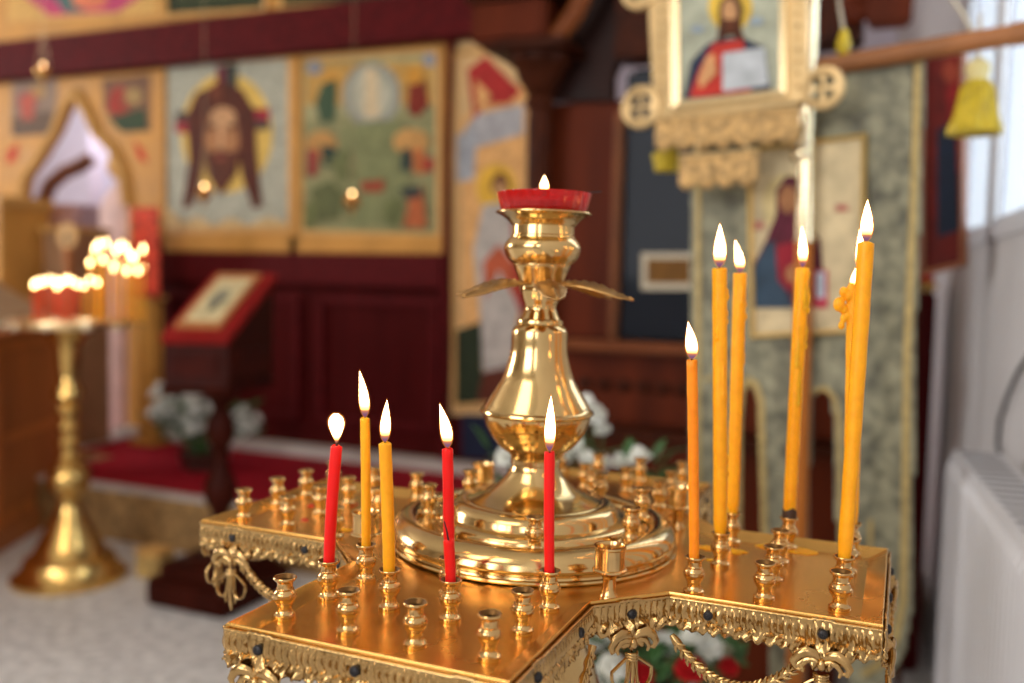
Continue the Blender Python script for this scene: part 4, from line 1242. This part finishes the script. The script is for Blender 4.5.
# low white bouquet by the icon screen
b3 = at(205, 440, 4.55); b3.z = HS
fl2 = empty('flower_arrangement', b3, 'low mound of white flowers on the red carpet behind the lectern', 'flowers')
MB().lathe([(.001, 0.001), (.10, .001), (.13, .09), (.12, .09), (.001, .07)], 24).build('bowl', vasem, fl2)
hd = [(at(*q, rnd.uniform(4.4, 4.75)), 'w') for q in [(rnd.gauss(180, 20), rnd.gauss(413, 12)) for _ in range(80)] if 148 < q[0] < 222 and 388 < q[1] < 438]
hd += [(at(rnd.uniform(234, 256), rnd.uniform(405, 436), 4.6), 'w') for _ in range(9)]
lp = [at(rnd.uniform(146, 258), rnd.uniform(402, 440), rnd.uniform(4.4, 4.75)) for _ in range(150)]
bouquet(fl2, hd, lp, .055, .033, .06, 8)

# ------------------------------------------------------------------ carved icon shrine (dark wood)
dk = mat('dark_carved_walnut', (0.042, 0.009, 0.003), 0.4, var=0.4, vscale=18, bump=0.35, bscale=40, spec=.06)
dkr = mat('reddish_walnut', (0.085, 0.014, 0.004), 0.4, var=0.35, vscale=12, wood=True, spec=.06)
DK = 2.75
kn = (CAM - at(600, 300, DK)); kn.z = 0
KP = Pl(at(600, 300, DK), (0, -1, 0))
K0 = KP.P(600, 440); K0.z = 0
shr = empty('icon_shrine', K0, 'dark carved wooden icon shrine with a glazed front and side column behind the brass column', 'shrine')
X = lambda px, py=300: KP.P(px, py).x
Z = lambda py, px=600: KP.P(px, py).z
Y0 = KP.p0.y
xl, xr = X(530, 300), X(850, 300)
sb = lambda mb, n_, M, s_=False: sbuild(mb, n_, M, shr, s_)
sb(MB().box(xl, xr, Y0 + .06, Y0 + .3, 0.0, Z(438), .01), 'base_cabinet', dkr)
sb(MB().box(xl - .03, xr, Y0 - .0, Y0 + .3, Z(438), Z(428), .008), 'ledge', dk)
sb(MB().box(xl, xr, Y0 + .10, Y0 + .28, Z(428), Z(352), .01), 'lower_panel', dkr)
sb(MB().box(xl - .03, xr, Y0 + .02, Y0 + .3, Z(352), Z(341), .008), 'ledge', mat('worn_walnut_edge', (0.17, 0.045, 0.012), 0.35, var=.2, spec=.1))
mb = MB()
for k in range(7):
    x = X(575 + k * 20, 385)
    mb.ball((x, Y0 + .10, Z(388)), .026, 12, 8, (1, .4, .9))
sb(mb, 'carving', dk, True)
sb(MB().box(xl, X(612), Y0 + .08, Y0 + .28, Z(341), Z(95), .01), 'side_panel', dkr)
sb(MB().box(X(606), X(614), Y0 + .02, Y0 + .12, Z(341), Z(110), .008), 'frame_stile', mat('light_walnut_stile', (0.17, 0.055, 0.018), 0.35, var=.2, spec=.1))
# turned side column with capital
cxk = X(541, 150)
colp = [(.045, Z(341)), (.045, Z(330)), (.034, Z(322)), (.034, Z(200)), (.036, Z(120)), (.034, Z(108)), (.045, Z(104)), (.045, Z(99)), (.036, Z(95)), (.05, Z(86)), (.07, Z(76)), (.075, Z(68)), (.095, Z(62)), (.095, Z(54))]
sb(MB().lathe(colp, 28, (cxk, Y0 - .02, 0)), 'side_column', dk, True)
sb(MB().box(cxk - .14, cxk + .12, Y0 - .14, Y0 + .28, Z(54), Z(44), .008), 'capital', dk)
sb(MB().box(X(487, 20), X(560, 20), Y0 - .12, Y0 + .28, Z(44), Z(44) + .55, .012), 'entablature', dkr)
sb(MB().box(X(482, 20), X(565, 20), Y0 - .15, Y0 + .28, Z(4), Z(4) + .06, .012), 'cornice', dk)
# arch bracket sweeping up to the right
a_pts = [X(560, 50)], []
arcp = [(552, 54), (566, 40), (582, 18), (600, -20), (640, -60)]
sb(MB().tube([KP.P(x, y, .06) for x, y in arcp], [.028, .03, .03, .03, .03], 10), 'arch_moulding', mat('worn_walnut_edge', 'a06030'), True)
inner = [(556, 110), (572, 84), (596, 56), (630, 30), (640, -70), (560, -70), (552, 44)]
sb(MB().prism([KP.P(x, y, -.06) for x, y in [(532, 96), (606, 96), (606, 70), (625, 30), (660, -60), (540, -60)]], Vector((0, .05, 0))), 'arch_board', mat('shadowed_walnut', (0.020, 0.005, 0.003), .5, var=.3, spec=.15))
# glazed niche
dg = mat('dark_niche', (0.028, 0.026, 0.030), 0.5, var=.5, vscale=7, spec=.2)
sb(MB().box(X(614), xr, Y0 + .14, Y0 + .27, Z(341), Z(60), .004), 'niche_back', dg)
sb(MB().box(X(614), X(720), Y0 + .07, Y0 + .076, Z(338), Z(70)), 'glass_door', mat('niche_glass', (0.018, 0.020, 0.026), 0.06, spec=.05))
kp2 = Pl((0, Y0 + .066, 0), (0, -1, 0))
mb = MB(); mb.use(mat('mirrored_cream', (0.50, 0.42, 0.30), .6)); mb.prism([kp2.P(x, y) for x, y in rect(641, 253, 692, 290)], Vector((0, .003, 0)))  # painted reflection: a picture frame mirrored in the glass, made as a flat piece
mb.use(flat('6e4a20')); mb.poly([kp2.P(x, y, .001) for x, y in rect(647, 259, 690, 283)])
sbuild(mb, 'mirrored_frame', None, shr)
sb(MB().box(X(606), xr, Y0 + .0, Y0 + .12, Z(60), Z(60) + .8, .01), 'upper_board', dk)
# carved top piece and red board seen over the banner
mb = MB()
for k in range(6): mb.ball(KP.P(848 + k * 7, 8 + 10 * math.sin(k * 2.2), .02), .03, 12, 8, (1, .5, 1))
sb(mb, 'carving', dkr, True)
sb(MB().box(X(868, 20), X(912, 20), Y0 - .05, Y0 + .0, Z(30, 890), Z(30, 890) + .5, .01), 'side_board', dkr)

# tall red icon beyond the banner, by the window wall
rp_ = Pl(at(948, 170, 2.2), (-.55, -1, 0))
ri = empty('tall_icon', at(948, 290, 2.2), 'tall narrow red and dark icon in a brown frame between the banner and the window', 'icon')
painting(rp_, [([(946, 52), (962, 48), (966, 165), (950, 180)], '7a1c1c'), ([(938, 130), (956, 120), (960, 230), (938, 238)], '1c2434'), (ell(951, 72, 8, 12), '8a3a28')], 'painting', ri, back=([(926, 52), (962, 46), (962, 262), (926, 270)], '5c1a16'))
frame_px(rp_, 0, 0, 0, 0, .012, .02, mat('brown_frame', (0.24, .08, .03), .4), 'picture_frame', ri, quad=[(926, 52), (962, 46), (962, 262), (926, 270)])
pq = rp_.P(917, 262, -.012)
sbuild(MB().tube([Vector((pq.x, pq.y, .02)), Vector((pq.x, pq.y, rp_.P(917, 200).z))], .008, 10).lathe([(.035, 0), (.035, .012), (.012, .03), (.001, .03)], 16, (pq.x, pq.y, 0)), 'stand_pole', dk, ri, True)
sbuild(MB().tube([Vector((pq.x, pq.y, rp_.P(917, 220).z)), rp_.P(930, 220, -.006)], .007, 8), 'pole_clamp', dk, ri, True)
# dark cabinet further back
cb = at(941, 300, 2.80)
cbt = empty('side_cabinet', Vector((cb.x, cb.y, 0)), 'dark red narrow cabinet under a gold cloth, squeezed between shrine and window wall', 'cabinet')
zc_ = at(940, 292, 2.8).z
sbuild(MB().box(cb.x - .15, cb.x - .012, cb.y, cb.y + .16, 0, zc_, .01), 'cabinet_body', wine, cbt)
sbuild(MB().box(cb.x - .155, cb.x - .01, cb.y - .005, cb.y + .165, zc_ + .0005, zc_ + .03, .01), 'gold_cloth', mat('gold_cloth', (0.45, .25, .05), .6, var=.3), cbt)
sbuild(MB().lathe([(.05, zc_ + .0305), (.05, zc_ + .05), (.02, zc_ + .10), (.003, zc_ + .13)], 16, (cb.x - .07, cb.y + .05, 0)), 'finial', mat('red_paint', (0.5, .02, .01), .4), cbt, True)

# ------------------------------------------------------------------ banner on its pole
DB = 1.75
base_dir = Vector((math.cos(math.radians(-12.5)), math.sin(math.radians(-12.5)), 0))      # along the crossbar
nb = Vector((base_dir.y, -base_dir.x, 0))
BP = Pl(at(806, 400, DB), nb)                       # the cloth's plane
BN = BP.n
if BN.dot(CAM - BP.p0) < 0: BP.n = BN = -BN
if BP.x.dot(base_dir) < 0: BP.x = -BP.x
pf_ = BP.P(806, 500); pf_.z = 0
ban = empty('church_banner', pf_ + BN * .03, 'grey green brocade church banner with gold braid hanging from a wooden crossbar and pole', 'banner')
bro = mat('grey_green_brocade', (0.20, 0.19, 0.125), 0.6, var=0.6, vscale=34, bump=.4, bscale=60)
braid = mat('gold_braid', (0.42, 0.31, 0.12), 0.5, .3, var=.3, vscale=80)
# cloth outline in pixels: three tongues at the foot, round corner at the right
cl = [(691, 92), (925, 54), (922, 200), (916, 350), (914, 520), (912, 610), (906, 650), (892, 676), (868, 700), (850, 690), (838, 640), (836, 480), (833, 400), (826, 385), (812, 400), (809, 480), (806, 700), (772, 700), (768, 640), (764, 480), (760, 392), (750, 382), (741, 396), (739, 480), (736, 620), (722, 690), (704, 690), (694, 640), (692, 500)]
# as a grid clipped to the outline so that it can ripple
def inside(x, y, pg):
    c = False; n = len(pg)
    for i in range(n):
        x1, y1 = pg[i]; x2, y2 = pg[(i + 1) % n]
        if (y1 > y) != (y2 > y) and x < (x2 - x1) * (y - y1) / (y2 - y1) + x1: c = not c
    return c
mb = MB(); vs = {}; V_ = []; F_ = []
st = 3
def vid(i, j):
    if (i, j) not in vs:
        x, y = 688 + i * st, 50 + j * st
        p = BP.P(x, y, .006 * math.sin(x * .09 + y * .004) * min(1, max(0, (y - 120) / 300)) - .004)
        vs[(i, j)] = len(V_); V_.append(p)
    return vs[(i, j)]
for i in range(82):
    for j in range(220):
        x, y = 688 + (i + .5) * st, 50 + (j + .5) * st
        if inside(x, y, cl): F_.append((vid(i, j), vid(i + 1, j), vid(i + 1, j + 1), vid(i, j + 1)))
mb.add(V_, F_)
o = sbuild(mb, 'banner_cloth', bro, ban, True)
md = o.modifiers.new('t', 'SOLIDIFY'); md.thickness = .004; md.offset = -1
def braidline(pts, r=.006, name='braid'):
    pts2 = []
    for i in range(len(pts) - 1):
        for k in range(6):
            t = k / 6; pts2.append((pts[i][0] * (1 - t) + pts[i + 1][0] * t, pts[i][1] * (1 - t) + pts[i + 1][1] * t))
    pts2.append(pts[-1])
    return sbuild(MB().tube([BP.P(x, y, .006 * math.sin(x * .09 + y * .004) * min(1, max(0, (y - 120) / 300)) + .0015) for x, y in pts2], r, 8, BP.n, .4), name, braid, ban, True)
braidline([(918, 60), (914, 200), (908, 350), (906, 520), (904, 600), (896, 640), (880, 664), (862, 676)], .007)
braidline([(698, 100), (699, 300), (700, 500), (702, 640)], .006)
braidline([(705, 380), (724, 374), (742, 378)], .004)
braidline([(768, 640), (765, 500), (762, 400), (756, 384), (748, 380), (741, 392), (738, 420), (738, 600)], .007)
braidline([(846, 650), (842, 520), (840, 420), (836, 398), (826, 388), (812, 392)], .005)
braidline([(830, 660), (858, 640), (868, 600), (870, 520)], .004)
# small icon sewn on the cloth
iq = [(752, 152), (863, 138), (860, 328), (755, 334)]
painting(BP, [(ell(790, 205, 26, 32), 'd0bd8a'), ([(789, 176), (800, 178), (806, 195), (804, 215), (822, 240), (828, 306), (752, 308), (754, 268), (768, 240), (778, 215), (778, 190)], '5a2432'),
              ([(768, 245), (776, 240), (784, 280), (796, 308), (752, 308), (756, 268)], '38495a'), (ell(790, 200, 9, 14), '9a6a48'), ([(778, 246), (800, 240), (808, 280), (790, 292), (780, 280)], '8a2430'),
              (ell(795, 274, 7, 9), 'a8744e'), (rect(816, 270, 830, 308), 'b04050'), (rect(819, 272, 827, 298), 'a8b4c0'), (rect(757, 222, 766, 230), 'b8786a'), (rect(838, 205, 850, 212), 'b8786a')],
         'painting', ban, k0=.010, kk=.0006, back=(iq, 'cbb994'))
frame_px(Pl(BP.p0 + BN * .012, BN), 0, 0, 0, 0, .007, .010, mat('gilt_frame', (0.62, .42, .14), .35, .6, var=.15), 'picture_frame', ban, quad=iq)
# pole: wooden shaft with a polished brass sleeve above
pA = BP.P(803, 640, .045); pA = Vector((pA.x, pA.y, 0)); pB = BP.P(812, 238, .045); pC = BP.P(819, -60, .045)
pA = pB + (pB - BP.P(806, 520, .045)) * -((pB.z) / (pB.z - BP.P(806, 520, .045).z))
sbuild(MB().tube([pA, pB], [.0175, .0165], 20), 'wooden_pole', mat('orange_varnished_wood', (0.40, .125, .02), .35, var=.2, spec=.2, wood=True), ban, True)
paleb = mat('pale_polished_brass', (0.82, .70, .46), .2, 1.0)
sbuild(MB().tube([pB - Vector((0, 0, .01)), pB, pB + (pC - pB) * .3, pC], [.0205, .0165, .0150, .0150], 24), 'brass_sleeve', paleb, ban, True)
pj = BP.P(811, 150, .045)
sbuild(MB().lathe([(.015, -.03), (.021, -.02), (.022, -.01), (.018, 0), (.022, .01), (.021, .02), (.015, .03)], 20, (pj.x, pj.y, pj.z)), 'brass_collar', paleb, ban, True)
# crossbar
c_l, c_r = BP.P(655, 97, .012), BP.P(1010, 37, .012)
cen = BP.P(835, 66, .012)
c_r = c_l + (c_r - c_l)
barw = mat('varnished_crossbar', (0.30, .12, .045), .4, var=.25, spec=.2)
sbuild(MB().tube([c_l, c_l + (c_r - c_l) * .05, c_l + (c_r - c_l) * .5, c_l + (c_r - c_l) * .9, c_r], [.008, .014, .017, .018, .017], 14), 'crossbar', barw, ban, True)
tipd = (c_r - c_l).normalized()
sbuild(MB().tube([c_r - tipd * .002, c_r + tipd * .02, c_r + tipd * .035, c_r + tipd * .06, c_r + tipd * .09], [.017, .020, .014, .013, .004], 14), 'finial', barw, ban, True)
sbuild(MB().lathe([(.020, -.10), (.028, -.05), (.028, .05), (.020, .1)], 16, (pB.x, pB.y, 0)) if False else MB().lathe([(.16, .0), (.16, .03), (.05, .06), (.024, .10), (.024, .3)], 32, (pA.x, pA.y, 0)), 'pole_base', dk, ban, True)


def tassel(root, p, h, r, label_M):
    """bundle of threads under a ball head, top at p"""
    sbuild(MB().tube([p + Vector((0, 0, .07)), p], .003, 6), 'tassel_cord', mat('pale_cord', (0.55, .48, .36), .7), root, True)
    sbuild(MB().lathe([(.003, .0), (r * .45, -.012), (r * .5, -.024), (r * .38, -.036), (r * .42, -.042)], 20, p), 'tassel_head', mat('pale_gold_thread', (0.60, .50, .22), .6, var=.2), root, True)
    sbuild(MB().lathe([(r * .42, -.040), (r * .62, -.055), (r * .82, -.10), (r * 1.0, -h + .01), (r * 1.0, -h), (r * .6, -h + .004), (.001, -h + .004)], 72, p, flute=lambda a, z: .07 * math.sin(a * 17 + z * 30) + .04 * math.sin(a * 31)), 'tassel_skirt', label_M, root, True)


ytm = mat('yellow_silk_thread', (0.50, 0.36, 0.010), 0.55, var=.25, vscale=60)
kb = (BP.P(978, 90) - CAM).dot(fw) / FPX
tp = BP.P(980, 55, .012)
tassel(ban, tp + Vector((0, 0, -.005)), (133 - 57) * kb, 24 * kb, ytm)
tp2 = BP.P(671, 118, .012)
tassel(ban, tp2 + Vector((0, 0, -.01)), .075, .028, ytm)
tp3 = BP.P(848, 68, .02)
sbuild(MB().lathe([(.001, .035), (.006, .03), (.012, .012), (.013, 0), (.009, -.012), (.001, -.02)], 14, BP.P(846, 40, .014) - Vector((0, 0, .016))), 'gold_bead', ytm, ban, True)
sbuild(MB().tube([BP.P(838, -30, .014), BP.P(842, 10, .014), BP.P(846, 34, .014)], .0035, 6), 'cord', mat('pale_cord', (0.55, .48, .36), .7), ban, True)
sbuild(MB().tube([BP.P(945, -10, .014), BP.P(962, 12, .014), BP.P(978, 40, .014)], .0035, 6), 'cord', mat('pale_cord', (0.55, .48, .36), .7), ban, True)
sbuild(MB().tube([c_l + tipd * (c_r - c_l).length * .45 - BN * .0, Vector((pB.x, pB.y, (c_l + (c_r - c_l) * .45).z))], .01, 8), 'pole_joint', paleb, ban, True)

# ------------------------------------------------------------------ gilded processional icon in front of the banner
IP = Pl(BP.p0 + BN * .085, BN)
gm = mat('pale_gilt_metal', (0.62, 0.43, 0.20), 0.42, .5, var=.15, vscale=20, bump=.15, bscale=120)
gmr = mat('pierced_gilt', (0.50, 0.31, 0.12), 0.5, .4, var=.5, vscale=70, bump=.5, bscale=140)
ipos = IP.P(735, 60)
prc = empty('processional_icon', ipos, 'icon of a robed haloed man in a pale gilt frame with roundels and scalloped pendants', 'icon')
# backing plate in the outline of the frame
plate = [(652, -60), (806, -75), (808, 96), (790, 92), (775, 98), (690, 108), (668, 120), (655, 116)]
sbuild(MB().prism([IP.P(x, y) for x, y in [(645, -60), (806, -80), (808, 100), (654, 122)]], -BN * .006), 'frame_plate', gm, prc)
def ringm(pl, cx, cy, r0, r1, k=.004, M=gm, name='roundel', parent=prc):
    c = pl.P(cx, cy, 0); kx = (c - CAM).dot(fw) / FPX
    mb = MB(); n = 40; vs = []; fs = []
    prf = [(r0, -.004), (r0, k), (r0 * .6 + r1 * .4, k + .004), (r1 * .95, k + .002), (r1, -.004)]
    for i, (r, h) in enumerate(prf):
        for q in range(n):
            a = 2 * PI * q / n
            vs.append(c + pl.x * math.cos(a) * r * kx + Vector((0, 0, 1)) * math.sin(a) * r * kx + pl.n * h)
    for i in range(4):
        for q in range(n): fs.append((i * n + q, i * n + (q + 1) % n, (i + 1) * n + (q + 1) % n, (i + 1) * n + q))
    mb.add(vs, fs)
    for q in range(4):
        a = PI / 2 * q
        d_ = pl.x * math.cos(a) + Vector((0, 0, 1)) * math.sin(a); e = pl.x * -math.sin(a) + Vector((0, 0, 1)) * math.cos(a)
        mb.prism([c + d_ * r0 * kx * 1.02 + e * r0 * .28 * kx + pl.n * .002, c + d_ * r0 * kx * 1.02 - e * r0 * .28 * kx + pl.n * .002, c + pl.n * .002 - e * .04 * r0 * kx, c + pl.n * .002 + e * .04 * r0 * kx], -pl.n * .004)
    return sbuild(mb, name, M, parent, True)
for (x, y) in ((641, 107), (823, 88)): ringm(IP, x, y, 13, 22)
for (x, y) in ((640, -12), (823, -30)): ringm(IP, x, y, 13, 22)
# inner bright moulding and picture
tqi = [(680, -52), (781, -64), (781, 90), (681, 102)]
painting(IP, [(ell(731, 8, 22, 24), 'd8b44a'), ([(718, 40), (744, 38), (766, 48), (772, 92), (684, 100), (692, 62), (706, 46)], '2b3347'), ([(714, 44), (744, 40), (752, 92), (690, 98), (700, 70)], 'b8382e'),
              ([(720, 5), (728, -6), (738, -5), (744, 8), (742, 28), (746, 42), (731, 36), (718, 42), (720, 24)], '4a2a1c'), (ell(731, 12, 7.5, 12), 'c49468'), ([(726, 20), (737, 20), (735, 30), (731, 33), (727, 30)], '5a3220'),
              ([(724, 54), (766, 48), (770, 86), (724, 92)], 'b4b9be'), ([(708, 58), (716, 54), (718, 74), (702, 90), (700, 80)], 'd09a6a'), (ell(699, 30, 7, 4), '93a2ae'), (ell(758, 22, 7, 4), '93a2ae')],
         'painting', prc, k0=.003, back=(tqi, 'a8ab98'))
frame_px(IP, 0, 0, 0, 0, .014, .014, mat('bright_gilt', (0.88, .70, .40), .22, 1.0), 'picture_frame', prc, quad=tqi)
# raised lettering-like ornament along the plate's sides
mb = MB()
for k in range(12):
    for px in (661, 798):
        y = -50 + k * 12 + (4 if px > 700 else 12)
        p = IP.P(px, y, .002)
        mb.ball(p, .0042, 8, 6, (1, .5, 1.2))
sbuild(mb, 'beading', gmr, prc, True)
# scalloped pendants
def scallop(x0, y0, x1, y1, hpx, lobes, k, name='scalloped_pendant'):
    pts = [IP.P(x0, y0, k), IP.P(x1, y1, k)]
    kx = (pts[0] - CAM).dot(fw) / FPX
    a, b = pts; hgt = hpx * kx
    poly = [a, b]; n = lobes * 8
    lower = []
    for i in range(n + 1):
        t = 1 - i / n
        z = hgt * (.80 + .20 * abs(math.sin(PI * t * lobes)))
        lower.append(a + (b - a) * t - Vector((0, 0, z)))
    mb = MB(); vs = []; fs = []
    for i, q in enumerate(lower):
        t = 1 - i / n; tp_ = a + (b - a) * t
        for j in range(7):
            p = tp_ + (q - tp_) * (j / 6)
            vs.append(p + IP.n * .004 * abs(math.sin(PI * t * lobes)) * math.sin(PI * j / 6) + IP.n * .0015 * math.sin(i * 2.1 + j * 2.6))
    for i in range(n):
        for j in range(6): q = i * 7 + j; fs.append((q, q + 1, q + 8, q + 7))
    mb.add(vs, fs)
    o = sbuild(mb, name, gmr, prc, True)
    o.modifiers.new('t', 'SOLIDIFY').thickness = .002
    for i in range(lobes):
        t = (i + .5) / lobes; p = a + (b - a) * t - Vector((0, 0, hgt * 1.01)) + IP.n * .002
    return o
scallop(659, 119, 803, 108, 34, 7, .012)
scallop(684, 158, 762, 152, 34, 4, .018)
mb = MB().tube([IP.P(658, 119, .013), IP.P(803, 108, .013)], .004, 8).tube([IP.P(683, 158, .019), IP.P(763, 152, .019)], .004, 8)
sbuild(mb, 'pendant_rail', gm, prc, True)
for x_ in (700, 750): sbuild(MB().tube([IP.P(x_, 112, .006), IP.P(x_, 156, .016)], .003, 6), 'pendant_link', gm, prc, True)
sbuild(MB().tube([IP.P(735, 20, -.008), IP.P(735, 20, -.012) , pC + (pB - pC) * .35], .008, 8), 'mounting_arm', gm, prc, True)

# ------------------------------------------------------------------ radiator, pipe and cable by the right wall
radm = mat('cream_white_radiator', (0.66, 0.66, 0.69), 0.4, var=.04)
RWo = Pl(pR + RW.n * .13, RW.n)
ru1 = (RWo.P(949, 450) - A0).dot(dirR); ru0 = ru1 - 1.9
ztop = RWo.P(949, 450).z; zbot = ztop - .55
rad_ = empty('radiator', A0 + dirR * ((ru0 + ru1) / 2) + RW.n * .09, 'long white ribbed panel radiator on the wall under the window', 'radiator')
def qr(u, z, k): return A0 + dirR * u + RW.n * k + Vector((0, 0, z))
mb = MB(); prev = None; vs = []; fs = []
n = int((ru1 - ru0) / .0066)
for i in range(n + 1):
    u = ru0 + .01 + (ru1 - ru0 - .02) * i / n
    k = .118 + .006 * (1 if (i % 5) < 3 else -0.3)
    for z in (zbot + .02, zbot + .03, ztop - .035, ztop - .02): vs.append(qr(u, z, k - (.006 if z in (zbot + .02, ztop - .02) else 0)))
for i in range(n):
    for j in range(3): q = i * 4 + j; fs.append((q, q + 4, q + 5, q + 1))
mb.add(vs, fs)
o = sbuild(mb, 'ribbed_panel', radm, rad_, False); md = o.modifiers.new('t', 'SOLIDIFY'); md.thickness = .012; md.offset = 1 if False else -1
mb = MB()
for (u0_, u1_, z0, z1, k0_, k1_) in ((ru0, ru1, ztop - .03, ztop, .035, .13), (ru0, ru0 + .012, zbot, ztop - .03, .035, .13), (ru1 - .012, ru1, zbot, ztop - .03, .035, .13)):
    mb.hexa([qr(u0_, z0, k1_), qr(u1_, z0, k1_), qr(u1_, z1, k1_ - .006), qr(u0_, z1, k1_ - .006), qr(u0_, z0, k0_), qr(u1_, z0, k0_), qr(u1_, z1, k0_), qr(u0_, z1, k0_)])
sbuild(mb, 'casing', radm, rad_)
mb = MB()
for k in range(40):
    u = ru0 + .03 + (ru1 - ru0 - .06) * k / 39
    mb.hexa([qr(u, ztop + .0006, .115), qr(u + .022, ztop + .0006, .115), qr(u + .022, ztop + .0006, .05), qr(u, ztop + .0006, .05)] + [qr(u, ztop - .004, .115), qr(u + .022, ztop - .004, .115), qr(u + .022, ztop - .004, .05), qr(u, ztop - .004, .05)])
sbuild(mb, 'top_grille', mat('grille_grey', (0.2, .2, .22), .5), rad_)
for u in (ru0 + .2, ru1 - .2):
    sbuild(MB().hexa([qr(u, zbot + .1, .036), qr(u + .03, zbot + .1, .036), qr(u + .03, ztop - .1, .036), qr(u, ztop - .1, .036), qr(u, zbot + .1, 0), qr(u + .03, zbot + .1, 0), qr(u + .03, ztop - .1, 0), qr(u, ztop - .1, 0)]), 'wall_bracket', radm, rad_)
z_p = RW.P(940, 412).z
pipe = MB().tube([qr(ru1 + .02, z_p - .02, .05), qr(ru1 + .06, z_p - .01, .05), qr(ru1 + .10, z_p, .05)], .022, 12)
tag(pipe.build('heating_pipe', mat('grey_pipe_paint', (0.30, .29, .31), .5, var=.1)), 'thick grey heating pipe running along the wall just beyond the radiator', 'pipe')
pts = [RW.P(x, y, .012) for x, y in ((1040, 350), (1024, 374), (1014, 396), (1006, 420), (1004, 446), (1010, 466), (1026, 490), (1050, 520))]
tag(MB().tube(pts, .0045, 8).build('cable', mat('black_cable', (0.03, .03, .035), .5)), 'thin dark cable looping down the wall above the radiator', 'cable')
